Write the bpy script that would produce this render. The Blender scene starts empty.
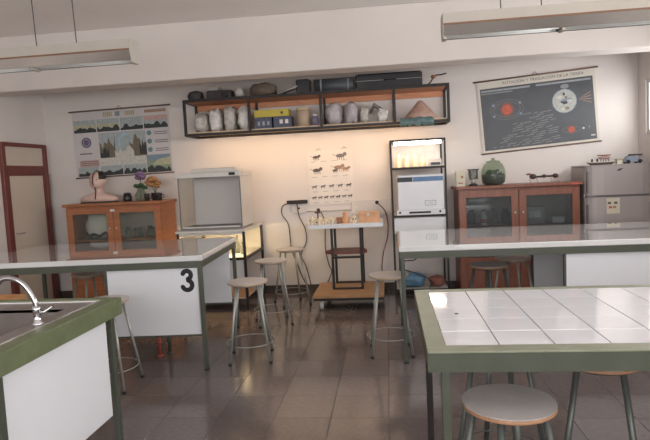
import bpy, bmesh, math, random
from mathutils import Matrix, Vector, noise

scene = bpy.context.scene
COL = scene.collection
PI = math.pi
R = math.radians
random.seed(7)

# ------------------------------------------------------------------ camera
F_PX, CAM_H = 560.0, 1.55
ROLL, PITCH, YAW = R(2.8), R(4.58), R(6.63)
fwd = Vector((-math.sin(YAW) * math.cos(PITCH), math.cos(YAW) * math.cos(PITCH), -math.sin(PITCH)))
rgt = Vector((math.cos(YAW), math.sin(YAW), 0))
upv = rgt.cross(fwd)
ex = math.cos(ROLL) * rgt - math.sin(ROLL) * upv
ey = -math.sin(ROLL) * rgt - math.cos(ROLL) * upv
cam_d = bpy.data.cameras.new('camera')
cam = bpy.data.objects.new('camera', cam_d)
COL.objects.link(cam)
cam_d.sensor_fit = 'HORIZONTAL'
cam_d.sensor_width = 36
cam_d.lens = F_PX / 650 * 36
cam_d.clip_start = .05
m3 = Matrix((ex, -ey, -fwd)).transposed()
cam.matrix_world = Matrix.Translation((0, 0, CAM_H)) @ m3.to_4x4()
scene.camera = cam
CAMP = Vector((0, 0, CAM_H))


def project(p):
    v = Vector(p) - CAMP
    w = v.dot(fwd)
    return (325 + F_PX * v.dot(ex) / w, 220 + F_PX * v.dot(ey) / w, w) if w > .05 else (-9999, -9999, w)


# ------------------------------------------------------------------ room sizes
XL, XR, YB, YF, ZC = -4.72, 3.1, 7.4, -2.2, 3.33
WIN_R = [(5.25, 7.2), (3.0, 5.0), (.7, 2.7), (-1.7, .3)]         # along the right wall
WIN_RZ = (1.86, 2.5)
WIN_FILL = [(-4.2, -2.1), (-1.7, .4), (.8, 2.8)]                    # unseen, behind the camera, added to light the fronts facing it
WIN_FILL_Z = (1.0, 2.7)

# ------------------------------------------------------------------ world, daylight, exposure
w = bpy.data.worlds.new('sky')
scene.world = w
w.use_nodes = True
w.node_tree.nodes['Background'].inputs[0].default_value = (.80, .87, 1, 1)
w.node_tree.nodes['Background'].inputs[1].default_value = 1.0


def area(name, loc, rot, sx, sy, power, col=(1, 1, 1)):
    d = bpy.data.lights.new(name, 'AREA')
    d.shape = 'RECTANGLE'
    d.size, d.size_y, d.energy, d.color = sx, sy, power, col
    o = bpy.data.objects.new(name, d)
    COL.objects.link(o)
    o.location, o.rotation_euler = loc, rot
    return o


DAY = (1.0, .975, .985)
for (a, b), pw in zip(WIN_R, (30, 55, 65, 65)):
    area('window_daylight', (XR + .2, (a + b) / 2, sum(WIN_RZ) / 2), (0, R(90), 0), WIN_RZ[1] - WIN_RZ[0], b - a, pw, DAY)
for a, b in WIN_FILL:  # fill light through the added windows behind the camera
    area('window_daylight', ((a + b) / 2, YF - .2, sum(WIN_FILL_Z) / 2), (R(90), 0, 0), b - a, WIN_FILL_Z[1] - WIN_FILL_Z[0], 70, DAY)
vs = scene.view_settings
vs.view_transform, vs.look, vs.gamma, vs.use_curve_mapping = 'Standard', 'None', 1, False
vs.exposure = 0.42


# ------------------------------------------------------------------ materials
def lin(c):
    return tuple(((v / 255) / 12.92 if v / 255 <= .04045 else ((v / 255 + .055) / 1.055) ** 2.4) for v in c) + (1,)


MATS = {}


def mat(name, col, rough=.6, metal=0., var=.12, scale=6., bump=0., bscale=60., spec=.5, stretch=None, coat=0.):
    m = bpy.data.materials.new(name)
    m.use_nodes = True
    nt = m.node_tree
    b = nt.nodes['Principled BSDF']
    b.inputs['Roughness'].default_value = rough
    b.inputs['Metallic'].default_value = metal
    b.inputs['Specular IOR Level'].default_value = spec
    b.inputs['Coat Weight'].default_value = coat
    c = lin(col)
    tc = nt.nodes.new('ShaderNodeTexCoord')
    vec = tc.outputs['Object']
    if stretch:
        mp = nt.nodes.new('ShaderNodeMapping')
        mp.inputs['Scale'].default_value = stretch
        nt.links.new(vec, mp.inputs[0])
        vec = mp.outputs[0]
    n = nt.nodes.new('ShaderNodeTexNoise')
    n.inputs['Scale'].default_value = scale
    n.inputs['Detail'].default_value = 5
    nt.links.new(vec, n.inputs['Vector'])
    r = nt.nodes.new('ShaderNodeValToRGB')
    r.color_ramp.elements[0].position, r.color_ramp.elements[1].position = .3, .7
    r.color_ramp.elements[0].color = tuple(v * (1 - var) for v in c[:3]) + (1,)
    r.color_ramp.elements[1].color = tuple(min(1, v * (1 + var)) for v in c[:3]) + (1,)
    nt.links.new(n.outputs['Fac'], r.inputs[0])
    nt.links.new(r.outputs[0], b.inputs['Base Color'])
    if bump:
        n2 = nt.nodes.new('ShaderNodeTexNoise')
        n2.inputs['Scale'].default_value = bscale
        nt.links.new(vec, n2.inputs['Vector'])
        bp = nt.nodes.new('ShaderNodeBump')
        bp.inputs['Strength'].default_value = bump
        bp.inputs['Distance'].default_value = .01
        nt.links.new(n2.outputs['Fac'], bp.inputs['Height'])
        nt.links.new(bp.outputs[0], b.inputs['Normal'])
    MATS[name] = m
    return m


def glass(name, tint=(255, 255, 255), clear=.85, rough=.03):
    """thin pane: mostly lets light straight through, the rest mirrors"""
    m = bpy.data.materials.new(name)
    m.use_nodes = True
    nt = m.node_tree
    out = nt.nodes['Material Output']
    nt.nodes.remove(nt.nodes['Principled BSDF'])
    t = nt.nodes.new('ShaderNodeBsdfTransparent')
    t.inputs[0].default_value = lin(tint)
    g = nt.nodes.new('ShaderNodeBsdfPrincipled')
    g.inputs['Base Color'].default_value = lin(tuple(v * .6 for v in tint))
    g.inputs['Roughness'].default_value = rough
    n = nt.nodes.new('ShaderNodeTexNoise')
    n.inputs['Scale'].default_value = 5
    mr = nt.nodes.new('ShaderNodeMapRange')
    mr.inputs[3].default_value, mr.inputs[4].default_value = clear - .05, clear + .05
    nt.links.new(n.outputs['Fac'], mr.inputs[0])
    mx = nt.nodes.new('ShaderNodeMixShader')
    nt.links.new(mr.outputs[0], mx.inputs[0])
    nt.links.new(g.outputs[0], mx.inputs[1])
    nt.links.new(t.outputs[0], mx.inputs[2])
    nt.links.new(mx.outputs[0], out.inputs[0])
    MATS[name] = m


def glow(name, col, s):
    m = bpy.data.materials.new(name)
    m.use_nodes = True
    nt = m.node_tree
    nt.nodes.remove(nt.nodes['Principled BSDF'])
    e = nt.nodes.new('ShaderNodeEmission')
    e.inputs[0].default_value, e.inputs[1].default_value = lin(col), s
    nt.links.new(e.outputs[0], nt.nodes['Material Output'].inputs[0])
    MATS[name] = m


mat('wall_paint', (220, 211, 207), .7, var=.03, scale=1.5, bump=.05)
mat('dado_paint', (219, 211, 208), .6, var=.03, scale=1.5)
mat('ceiling_paint', (236, 229, 226), .8, var=.03, scale=1.2)
mat('grout', (84, 76, 74), .4)
for i, c in enumerate([(108, 97, 94), (105, 94, 91), (112, 100, 96), (103, 92, 90)]):
    mat('floor_tile_%d' % i, c, .13, var=.12, scale=26, spec=.6, bump=.03, bscale=9)
mat('baseboard', (74, 62, 58), .45)
mat('apron_green', (70, 73, 62), .45, var=.1, scale=12)  # darker green than the rim of the tiled table
mat('green_paint', (130, 131, 113), .38, var=.1, scale=12)
mat('dark_green', (70, 74, 64), .45, var=.1, scale=12)
mat('olive_paint', (102, 109, 80), .42, var=.12, scale=14)
mat('white_slab', (212, 210, 210), .04, var=.03, scale=3, spec=1., coat=1.)
mat('white_tile', (220, 217, 221), .08, var=.025, scale=4, coat=.3)
mat('tile_joint', (110, 106, 100), .8)
mat('white_panel', (218, 217, 222), .42, var=.025, scale=2)
mat('black_print', (18, 18, 20), .5, var=.02)
mat('seat_laminate', (186, 178, 176), .3, var=.06, scale=14)
mat('seat_wood', (178, 152, 128), .5, var=.12, scale=10)
mat('ply_edge', (164, 122, 92), .6, var=.15, scale=30)
mat('stool_steel', (158, 158, 154), .35, metal=.4, var=.08)
mat('stool_steel_dark', (94, 97, 94), .42, metal=.45, var=.08)
mat('cabinet_wood', (162, 102, 68), .38, var=.2, scale=5, stretch=(1, 1, 9))
mat('cabinet_wood_red', (130, 79, 62), .38, var=.2, scale=5, stretch=(9, 1, 1))
mat('cabinet_inside', (196, 184, 172), .7)
mat('door_frame', (112, 58, 52), .5, var=.1)
mat('door_leaf', (206, 190, 176), .55, var=.04, scale=2)
mat('black_steel', (42, 36, 36), .5, metal=.2, var=.1)
mat('grey_metal', (170, 164, 160), .4, metal=.15, var=.04)
mat('pale_metal', (200, 194, 188), .4, metal=.1, var=.04)
mat('steel', (150, 144, 140), .3, metal=.85, var=.1, scale=5)
mat('sink_steel', (142, 132, 128), .33, metal=.55, var=.12, scale=5)
mat('chrome', (205, 205, 210), .1, metal=1, var=.03)
mat('alu', (176, 171, 166), .2, metal=.92, var=.05, scale=3)
mat('lamp_white', (178, 170, 161), .5, var=.04)
mat('lamp_edge', (120, 84, 62), .6)
mat('tube_white', (232, 232, 230), .35, var=.02)
mat('shelf_wood', (200, 138, 102), .55, var=.15, scale=6, stretch=(1, 6, 6))
mat('pale_wood', (206, 180, 150), .55, var=.12, scale=8)
mat('platform_wood', (182, 136, 94), .5, var=.14, scale=7, stretch=(1, 8, 1))
mat('red_wood', (120, 66, 56), .45, var=.12)
mat('rubber', (40, 40, 42), .7)
mat('caster_grey', (206, 204, 202), .4)
mat('appliance', (222, 220, 224), .35, var=.02)
mat('blue_print', (92, 122, 160), .5, var=.1, scale=20)
mat('dark_print', (50, 52, 60), .5, var=.1)
mat('fridge', (168, 158, 156), .42, var=.03, scale=2, metal=.1)
mat('fridge_dark', (120, 114, 116), .45, var=.03)
mat('poster_white', (200, 194, 194), .55, var=.03)
mat('chart_cream', (222, 214, 209), .6, var=.03)
mat('poster_slate', (72, 74, 80), .4, var=.14, scale=5)
mat('poster_border', (206, 198, 188), .55, var=.03)
mat('rod_wood', (110, 84, 74), .5)
for nm, c in dict(p_sky=(162, 170, 172), p_yellow=(176, 174, 146), p_dark=(54, 58, 58), p_brown=(112, 100, 84), p_purple=(104, 92, 120), p_arc=(150, 188, 208),
                  p_teal=(104, 134, 142), p_pink=(192, 158, 152), p_green=(132, 146, 126), p_text=(118, 112, 116), p_red=(190, 92, 74), p_earth=(176, 176, 172),
                  p_cloud=(196, 192, 184), p_land=(128, 116, 98), p_blue=(124, 140, 158), p_line=(140, 138, 140), p_orbit=(120, 116, 116), p_ink=(92, 82, 80), p_ink2=(156, 126, 110),
                  p_mustard=(172, 160, 120), p_lightbar=(150, 152, 156), p_halo=(132, 84, 76)).items():
    mat(nm, c, .6, var=.14, scale=24)
mat('skin', (212, 180, 168), .5, var=.06)
mat('muscle', (204, 164, 152), .5, var=.25, scale=40)
mat('hair', (36, 30, 30), .5)
mat('purple_petal', (130, 102, 136), .6)
mat('orange_petal', (178, 130, 86), .6, var=.2, scale=30)
mat('leaf', (60, 88, 56), .6, var=.2)
mat('dark_jar', (44, 44, 46), .3)
mat('dark_cup', (58, 54, 54), .4)
mat('cream_bone', (220, 206, 182), .6, var=.08, scale=30)
mat('orange_wood', (208, 156, 118), .5, var=.14, scale=14)
mat('brown_carved', (150, 100, 70), .6, var=.2, scale=25)
mat('yellow_card', (190, 170, 72), .6, var=.08)
mat('navy_box', (74, 76, 96), .5, var=.3, scale=40)
mat('beige_tin', (184, 160, 138), .5)
mat('purple_bag', (172, 162, 166), .5, var=.25, scale=14)
mat('grey_bag', (186, 178, 172), .35, var=.3, scale=18, bump=.6, bscale=18)
mat('white_bag', (212, 206, 202), .35, var=.2, scale=14, bump=.6, bscale=14)
mat('dark_stuff', (64, 58, 58), .6, var=.3, scale=20)
mat('brown_cloth', (110, 96, 84), .8, var=.2, scale=20, bump=.5, bscale=20)
mat('slate_roll', (78, 82, 86), .5, var=.15)
mat('black_case', (44, 42, 46), .5, var=.2)
mat('cone_brown', (192, 156, 142), .7, var=.12, scale=20)
mat('teal_bag', (92, 116, 118), .4, var=.25, scale=20, bump=.6, bscale=20)
mat('paper', (222, 214, 208), .6)
mat('blue_plastic', (92, 130, 158), .35, var=.25, scale=14, bump=.5, bscale=16)
mat('rust_cloth', (140, 88, 76), .7, var=.2, scale=14, bump=.5, bscale=16)
mat('cable_dark', (62, 52, 50), .5)
mat('cable_red', (120, 56, 52), .5)
mat('red_pipe', (156, 78, 66), .4)
mat('socket_white', (208, 200, 195), .4, var=.02)
mat('red_sticker', (196, 84, 80), .5)
mat('amber', (226, 204, 168), .3, var=.1)
mat('cream_card', (206, 196, 176), .6, var=.06)
mat('dark_model', (62, 46, 46), .45, var=.2, scale=30)
mat('pink_model', (176, 138, 132), .5, var=.1, scale=30)
mat('blue_grey', (140, 152, 168), .4, var=.1)
mat('hood_inside', (206, 199, 196), .45, var=.02, metal=.1)
mat('purple_box', (120, 112, 134), .5, var=.3, scale=30)
glass('clear_glass', (250, 252, 250), .88)
glass('cabinet_glass', (246, 248, 246), .88)
glass('dark_glass', (218, 222, 224), .8)
glass('green_glass', (222, 232, 218), .74, .06)
glass('jar_glass', (225, 230, 226), .6, .05)
glow('tube_warm', (255, 212, 158), 30)
glow('tube_display', (255, 222, 168), 110)
glow('tube_cool', (255, 240, 222), 19)


# ------------------------------------------------------------------ mesh building
ORI = {}


class MB:
    def __init__(s):
        s.v, s.f, s.m, s.s = [], [], [], []

    def add(s, vs_, fs, m=0, smooth=False):
        o = len(s.v)
        s.v += [tuple(p) for p in vs_]
        for f in fs:
            s.f.append([i + o for i in f])
            s.m.append(m)
            s.s.append(smooth)
        return s

    def box(s, x0, x1, y0, y1, z0, z1, m=0, c=0.0):
        """box with an optional chamfer c on its vertical and top edges"""
        if c <= 0:
            v = [(x, y, z) for z in (z0, z1) for y in (y0, y1) for x in (x0, x1)]
            return s.add(v, [(0, 2, 3, 1), (4, 5, 7, 6), (0, 1, 5, 4), (2, 6, 7, 3), (0, 4, 6, 2), (1, 3, 7, 5)], m)

        def ring(i, z):
            a, b, p, q = x0 + i, x1 - i, y0 + i, y1 - i
            k = c
            return [(a + k, p, z), (b - k, p, z), (b, p + k, z), (b, q - k, z), (b - k, q, z), (a + k, q, z), (a, q - k, z), (a, p + k, z)]
        rs = [ring(c, z0), ring(0, z0 + c), ring(0, z1 - c), ring(c, z1)]
        v = [p for r_ in rs for p in r_]
        f = [tuple(range(7, -1, -1)), tuple(range(24, 32))]
        for k in range(3):
            for i in range(8):
                j = (i + 1) % 8
                f.append((k * 8 + i, k * 8 + j, k * 8 + 8 + j, k * 8 + 8 + i))
        return s.add(v, f, m)

    def prism(s, pts, axis, a, b, m=0):
        """pts: 2D outline; extruded along axis from a to b"""
        n = len(pts)

        def P(p, t):
            return (t, p[0], p[1]) if axis == 'x' else (p[0], t, p[1]) if axis == 'y' else (p[0], p[1], t)
        v = [P(p, a) for p in pts] + [P(p, b) for p in pts]
        f = [tuple(range(n)), tuple(range(2 * n - 1, n - 1, -1))] + [(i, n + i, n + (i + 1) % n, (i + 1) % n) for i in range(n)]
        return s.add(v, f, m)

    def tube(s, pts, r, n=8, m=0, caps=True):
        pts = [Vector(p) for p in pts]
        rr = r if isinstance(r, (list, tuple)) else [r] * len(pts)
        v, f = [], []
        t0 = (pts[1] - pts[0]).normalized()
        a = t0.orthogonal().normalized()
        for i, p in enumerate(pts):
            t = (pts[min(i + 1, len(pts) - 1)] - pts[max(i - 1, 0)]).normalized()
            a = (a - t * a.dot(t)).normalized()
            b = t.cross(a)
            v += [p + rr[i] * (math.cos(2 * PI * k / n) * a + math.sin(2 * PI * k / n) * b) for k in range(n)]
        for i in range(len(pts) - 1):
            for k in range(n):
                f.append((i * n + k, i * n + (k + 1) % n, (i + 1) * n + (k + 1) % n, (i + 1) * n + k))
        s.add(v, f, m, True)
        if caps:
            o = len(s.v) - len(v)
            s.f += [[o + k for k in range(n - 1, -1, -1)], [o + len(v) - n + k for k in range(n)]]
            s.m += [m, m]
            s.s += [False, False]
        return s

    def lathe(s, prof, c=(0, 0, 0), n=20, m=0, sx=1., sy=1.):
        v, f = [], []
        for r, z in prof:
            v += [(c[0] + max(r, 1e-4) * sx * math.cos(2 * PI * k / n), c[1] + max(r, 1e-4) * sy * math.sin(2 * PI * k / n), c[2] + z) for k in range(n)]
        for i in range(len(prof) - 1):
            for k in range(n):
                f.append((i * n + k, i * n + (k + 1) % n, (i + 1) * n + (k + 1) % n, (i + 1) * n + k))
        s.add(v, f, m, True)
        o = len(s.v) - len(v)
        s.f += [[o + k for k in range(n - 1, -1, -1)], [o + len(v) - n + k for k in range(n)]]
        s.m += [m, m]
        s.s += [False, False]
        return s

    def ball(s, c, rx, ry=None, rz=None, n=12, k=8, m=0, jit=0., rnd=None):
        ry, rz = ry or rx, rz or rx
        v, f = [], []
        for i in range(k + 1):
            th = PI * i / k
            for j in range(n):
                q = 1 + (rnd.uniform(-jit, jit) if rnd and 0 < i < k else 0)
                ph = 2 * PI * j / n
                v.append((c[0] + rx * q * math.sin(th) * math.cos(ph), c[1] + ry * q * math.sin(th) * math.sin(ph), c[2] - rz * q * math.cos(th)))
        for i in range(k):
            for j in range(n):
                f.append((i * n + j, i * n + (j + 1) % n, (i + 1) * n + (j + 1) % n, (i + 1) * n + j))
        return s.add(v, f, m, True)

    def torus(s, c, R_, r, n=24, k=6, m=0):
        pts = [(c[0] + R_ * math.cos(2 * PI * i / n), c[1] + R_ * math.sin(2 * PI * i / n), c[2]) for i in range(n + 1)]
        return s.tube(pts, r, k, m, False)

    def xf(s, mtx):
        s.v = [tuple(mtx @ Vector(p)) for p in s.v]
        return s

    def build(s, name, mats, parent=None, world=True):
        me = bpy.data.meshes.new(name)
        o0 = ORI.get(parent.name, (0, 0, 0)) if (parent and world) else (0, 0, 0)
        me.from_pydata([(p[0] - o0[0], p[1] - o0[1], p[2] - o0[2]) for p in s.v], [], s.f)
        for q in (mats if isinstance(mats, (list, tuple)) else [mats]):
            me.materials.append(MATS[q])
        for p, mi, sm in zip(me.polygons, s.m, s.s):
            p.material_index, p.use_smooth = mi, sm
        bm = bmesh.new()
        bm.from_mesh(me)
        bmesh.ops.remove_doubles(bm, verts=bm.verts, dist=1e-5)
        bmesh.ops.recalc_face_normals(bm, faces=bm.faces)
        bm.to_mesh(me)
        bm.free()
        me.update()
        o = bpy.data.objects.new(name, me)
        COL.objects.link(o)
        if parent:
            o.parent = parent
            ORI[o.name] = o0
        return o


def tag(o, label, cat, group=None):
    o['label'], o['category'] = label, cat
    if group:
        o['group'] = group
    return o


def thing(name, label, cat, loc=(0, 0, 0), rz=0., group=None):
    o = bpy.data.objects.new(name, None)
    o.empty_display_size = .05
    COL.objects.link(o)
    o.location, o.rotation_euler = loc, (0, 0, rz)
    ORI[o.name] = tuple(loc)
    return tag(o, label, cat, group)


def struct(o):
    o['kind'] = 'structure'
    return o


def box(*a, **k):
    return MB().box(*a, **k)


def smooth_path(pts, n=6):
    pts = [Vector(p) for p in pts]
    out = []
    for i in range(len(pts) - 1):
        p0, p1, p2, p3 = pts[max(i - 1, 0)], pts[i], pts[i + 1], pts[min(i + 2, len(pts) - 1)]
        for k in range(n):
            t = k / n
            out.append(.5 * ((2 * p1) + (-p0 + p2) * t + (2 * p0 - 5 * p1 + 4 * p2 - p3) * t * t + (-p0 + 3 * p1 - 3 * p2 + p3) * t ** 3))
    return out + [pts[-1]]


def copy_tree(o, parent=None):
    c = o.copy()
    COL.objects.link(c)
    c.parent = parent
    for ch in list(o.children):
        copy_tree(ch, c)
    return c


def lump(name, c, rx, ry, rz, mats, seed, parent=None, jit=.16):
    """a crumpled, squarish bag resting with its base at c"""
    n, k = 22, 14
    v, f = [], []
    for i in range(k + 1):
        th = PI * i / k
        for j in range(n):
            ph = 2 * PI * j / n
            d = Vector((math.sin(th) * math.cos(ph), math.sin(th) * math.sin(ph), -math.cos(th)))
            q = [math.copysign(abs(e_) ** .7, e_) for e_ in d]
            g = 1 + jit * 1.1 * noise.noise(d * 2.1 + Vector((seed * 3.7, 0, 0))) + jit * .8 * noise.noise(d * 5.3 + Vector((0, seed * 2.3, 0)))
            v.append((c[0] + rx * q[0] * g, c[1] + ry * q[1] * g, max(c[2], c[2] + rz + rz * q[2] * g)))
    for i in range(k):
        for j in range(n):
            f.append((i * n + j, i * n + (j + 1) % n, (i + 1) * n + (j + 1) % n, (i + 1) * n + j))
    return MB().add(v, f, 0, True).build(name, mats, parent)


# ================================================================== THE SETTING
fl = struct(box(XL - .1, XR + .1, YF - .1, YB + .1, -.12, -.004).build('floor', 'grout'))
T = .37
tx0, ty0 = -.055, 3.447
cells = []
for i in range(-14, 10):
    for j in range(-17, 12):
        x0, x1 = max(tx0 + i * T, XL), min(tx0 + (i + 1) * T, XR)
        y0, y1 = max(ty0 + j * T, YF), min(ty0 + (j + 1) * T, YB)
        if x1 - x0 < .02 or y1 - y0 < .02:
            continue
        q = project(((x0 + x1) / 2, (y0 + y1) / 2, 0))
        vis = -70 < q[0] < 720 and -70 < q[1] < 520
        cells.append((0 if vis else 1, q[2] if vis else abs(q[2]), x0, x1, y0, y1, (i * 7 + j * 13 + (i * j) % 5) % 4))
cells.sort()
G = .0011
shared = {}
rest = MB()
for n, (_, _, x0, x1, y0, y1, k) in enumerate(cells):
    wx, wy = x1 - x0, y1 - y0
    dz = (-.0006, 0, .0005)[n % 3]
    if n < 290:
        key = (round(wx, 3), round(wy, 3), k)
        if key not in shared:
            shared[key] = MB().box(-wx / 2 + G, wx / 2 - G, -wy / 2 + G, wy / 2 - G, -.006, 0, c=.0015).build('tile', 'floor_tile_%d' % k, fl)
            o = shared[key]
        else:
            o = shared[key].copy()
            COL.objects.link(o)
        o.location = ((x0 + x1) / 2, (y0 + y1) / 2, dz)
    else:
        rest.box(x0 + G, x1 - G, y0 + G, y1 - G, -.006, 0, m=k)
o = rest.build('tile_field', ['floor_tile_%d' % k for k in range(4)], fl)
o['kind'] = 'stuff'

wb = struct(box(XL - .1, XR + .1, YB, YB + .12, 0, ZC).build('wall_back', 'wall_paint'))
box(XL, XR, YB - .004, YB, 0, 1.13).build('dado', 'dado_paint', wb)
wl = struct(box(XL - .12, XL, YF - .1, YB, 0, ZC).build('wall_left', 'wall_paint'))


def holed_wall(name, horiz, at0, at1, lo, hi, holes, hz):
    """a wall slab with real window openings"""
    b = MB()

    def bx(a, c, z0, z1):
        if horiz:
            b.box(a, c, at0, at1, z0, z1)
        else:
            b.box(at0, at1, a, c, z0, z1)
    bx(lo, hi, 0, hz[0])
    bx(lo, hi, hz[1], ZC)
    p = lo
    for a, c in sorted(holes):
        bx(p, a, hz[0], hz[1])
        p = c
    bx(p, hi, hz[0], hz[1])
    return struct(b.build(name, 'wall_paint'))


holed_wall('wall_right', False, XR, XR + .15, YF - .1, YB, WIN_R, WIN_RZ)
holed_wall('wall_front', True, YF - .15, YF, XL, XR, WIN_FILL, WIN_FILL_Z)
struct(box(XL - .1, XR + .1, YF - .1, YB + .1, ZC, ZC + .1).build('ceiling', 'ceiling_paint'))
struct(MB().box(XL, XR, 6.2, 6.5, 2.70, ZC, c=.008).build('trim_1', 'wall_paint'))
struct(box(XL + .012, XR, YB - .016, YB - .004, 0, .09).build('baseboard_back', 'baseboard'))
struct(MB().box(XL, XL + .012, YF, 6.34, 0, .09).build('baseboard_left', 'baseboard'))
wn = 0
for wins, hz, side in ((WIN_R, WIN_RZ, 'r'), (WIN_FILL, WIN_FILL_Z, 'f')):  # the 'f' side is the added, unseen set
    for a, c in wins:
        wn += 1
        e = bpy.data.objects.new('window_%d' % wn, None)
        COL.objects.link(e)
        struct(e)
        e.location = (XR, (a + c) / 2, hz[0]) if side == 'r' else ((a + c) / 2, YF, hz[0])
        ORI[e.name] = tuple(e.location)
        fr, pn = MB(), []
        L = c - a
        n = 2

        def bb(b, u0, u1, z0, z1, d0, d1):
            if side == 'r':
                b.box(XR + d0, XR + d1, u0, u1, z0, z1)
            else:
                b.box(u0, u1, YF - d1, YF - d0, z0, z1)
        f_ = .045
        bb(fr, a, c, hz[0], hz[0] + f_, .02, .08)
        bb(fr, a, c, hz[1] - f_, hz[1], .02, .08)
        for k in range(n + 1):
            u = a + (L - f_) * k / n
            bb(fr, u, u + f_, hz[0] + f_, hz[1] - f_, .02, .08)
        fr.build('window_frame', 'pale_metal', e)
        for k in range(n):
            p = MB()
            bb(p, a + (L - f_) * k / n + f_, a + (L - f_) * (k + 1) / n, hz[0] + f_, hz[1] - f_, .048, .052)
            p.build('pane', 'clear_glass', e)

# door with transom on the left wall
e = bpy.data.objects.new('door_1', None)
COL.objects.link(e)
struct(e)
DX = XL
e.location = (DX, 6.8, 0)
ORI[e.name] = tuple(e.location)
b = MB()
d0, d1, dt = 6.40, 7.32, 2.15
for y in (d0, d1 - .07):
    b.box(DX, DX + .05, y, y + .07, 0, dt, c=.006)
b.box(DX, DX + .05, d0 + .07, d1 - .07, dt - .05, dt)
b.box(DX, DX + .05, d0 + .07, d1 - .07, 1.77, 1.86)
b.build('door_frame', 'door_frame', e)
b = MB()
b.box(DX, DX + .04, d0 + .07, d0 + .11, 0, 1.77).box(DX, DX + .04, d1 - .11, d1 - .07, 0, 1.77).box(DX, DX + .04, d0 + .11, d1 - .11, 1.73, 1.77)
b.build('leaf_edge', 'door_frame', e)
lf = MB().box(DX, DX + .025, d0 + .11, d1 - .11, .005, 1.73).build('door_leaf', 'door_leaf', e)
MB().box(DX, DX + .02, d0 + .07, d1 - .07, 1.86, dt - .05).build('transom_panel', 'door_leaf', e)
MB().tube([(DX + .025, d0 + .17, 1.0), (DX + .07, d0 + .17, 1.0), (DX + .07, d0 + .27, 1.0)], .009).build('door_handle', 'chrome', lf)
tag(MB().tube([(XL + .02, 7.37, .1), (XL + .02, 7.37, 1.75)], .014).build('conduit', 'grey_metal'),
    'thin grey vertical conduit in the corner beside the brown door frame', 'conduit')


# ================================================================== TABLES
def lab_table(name, label, x0, x1, y0, y1, h, cup=None, number=False):
    t = thing(name, label, 'table', ((x0 + x1) / 2, (y0 + y1) / 2, 0))
    MB().box(x0, x1, y0, y1, h - .045, h, c=.005).build('top', 'white_slab', t)
    g0, g1 = h - .1, h - .045
    i = .006
    rails = MB()
    rails.box(x0 + i, x1 - i, y0 + i, y0 + i + .03, g0, g1).box(x0 + i, x1 - i, y1 - i - .03, y1 - i, g0, g1)
    rails.box(x0 + i, x0 + i + .03, y0 + i + .03, y1 - i - .03, g0, g1).box(x1 - i - .03, x1 - i, y0 + i + .03, y1 - i - .03, g0, g1)
    rails.build('apron', 'apron_green', t)
    for x in (x0 + .012, x1 - .045):
        for y in (y0 + .012, y1 - .045):
            lg = MB().box(x, x + .033, y, y + .033, .012, g0, c=.003).build('leg', 'dark_green', t)
            MB().box(x - .003, x + .036, y - .003, y + .036, 0, .012).build('foot_cap', 'rubber', lg)
    if cup:
        a, c, d, f, z0 = cup
        k = .02
        for nm, y_ in (('front_panel', d), ('rear_panel', f - k)):
            p = MB().box(a, c, y_, y_ + k, z0, g0 - .002).build(nm, 'white_panel', t)
            if nm == 'front_panel' and number:
                numeral(p, a, c, d)
            MB().box(a - .018, c, y_ - .002, y_ + k + .002, z0 - .016, z0).build('panel_rail', 'dark_green', t)
            MB().box(a - .018, a, y_ - .002, y_ + k + .002, z0, g0 - .002).build('panel_stile', 'dark_green', t)
    return t


def numeral(parent, a, c, d):
    """the bold round 3 stuck on the panel"""
    cx, zc, y = c - .090, .752, d
    r, th = .034, .019
    n = MB()
    pts = []
    for cz, a0, a1 in ((zc + .042, 160, -75), (zc - .042, 75, -160)):
        arc = [(cx + (r + (0 if cz > zc else .006)) * math.cos(R(a0 + (a1 - a0) * k / 14)), y - .001, cz + (r + (0 if cz > zc else .006)) * math.sin(R(a0 + (a1 - a0) * k / 14))) for k in range(15)]
        for k in range(14):
            p, q = Vector(arc[k]), Vector(arc[k + 1])
            t = (q - p).normalized()
            s = Vector((-t.z, 0, t.x)) * th
            dy = Vector((0, .0008 * (k % 2), 0))
            n.add([p - s + dy - t * .002, q - s + dy + t * .002, q + s + dy + t * .002, p + s + dy - t * .002], [(0, 1, 2, 3)])
        for p in (arc[0], arc[-1]):
            ring = [(p[0] + th * math.cos(2 * PI * k / 14), y - .0014, p[2] + th * math.sin(2 * PI * k / 14)) for k in range(14)]
            n.add(ring, [tuple(range(14))])
    n.build('number_3', 'black_print', parent)


t3 = lab_table('lab_table', 'white-topped lab table with the black number 3 on its white panel', -3.6, -1.5, 4.3, 5.62, .955,
          (-2.31, -1.555, 4.335, 5.5, .30), True)
rot = Matrix.Translation((-1.515, 4.33, 0)) @ Matrix.Rotation(R(3.5), 4, 'Z') @ Matrix.Translation((1.5, -4.3, 0))
t3.matrix_basis = rot @ t3.matrix_basis
lab_table('lab_table', 'white-topped lab table in front of the fridge, green frame, plain white panel', .06, 2.45, 4.45, 5.66, .955,
          (1.345, 2.39, 4.485, 5.5, .30))
# pipes below the numbered table's cupboard
for nm, x, y, m, lb in (('water_pipe', -2.10, 4.72, 'red_pipe', 'red pipe rising from the floor under the numbered table'),
                        ('water_pipe', -2.04, 4.80, 'dark_green', 'dark green pipe rising from the floor under the numbered table')):
    tp = thing(nm, lb, 'pipe', (x, y, 0))
    MB().tube([(x, y, 0), (x, y, .28)], .016, 10).build('riser', m, tp)
    MB().lathe([(.03, 0), (.03, .012), (.017, .016)], (x, y, 0), 12).build('floor_flange', m, tp)
    MB().lathe([(.022, 0), (.022, .03)], (x, y, .11), 10).build('coupling', m, tp)

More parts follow.
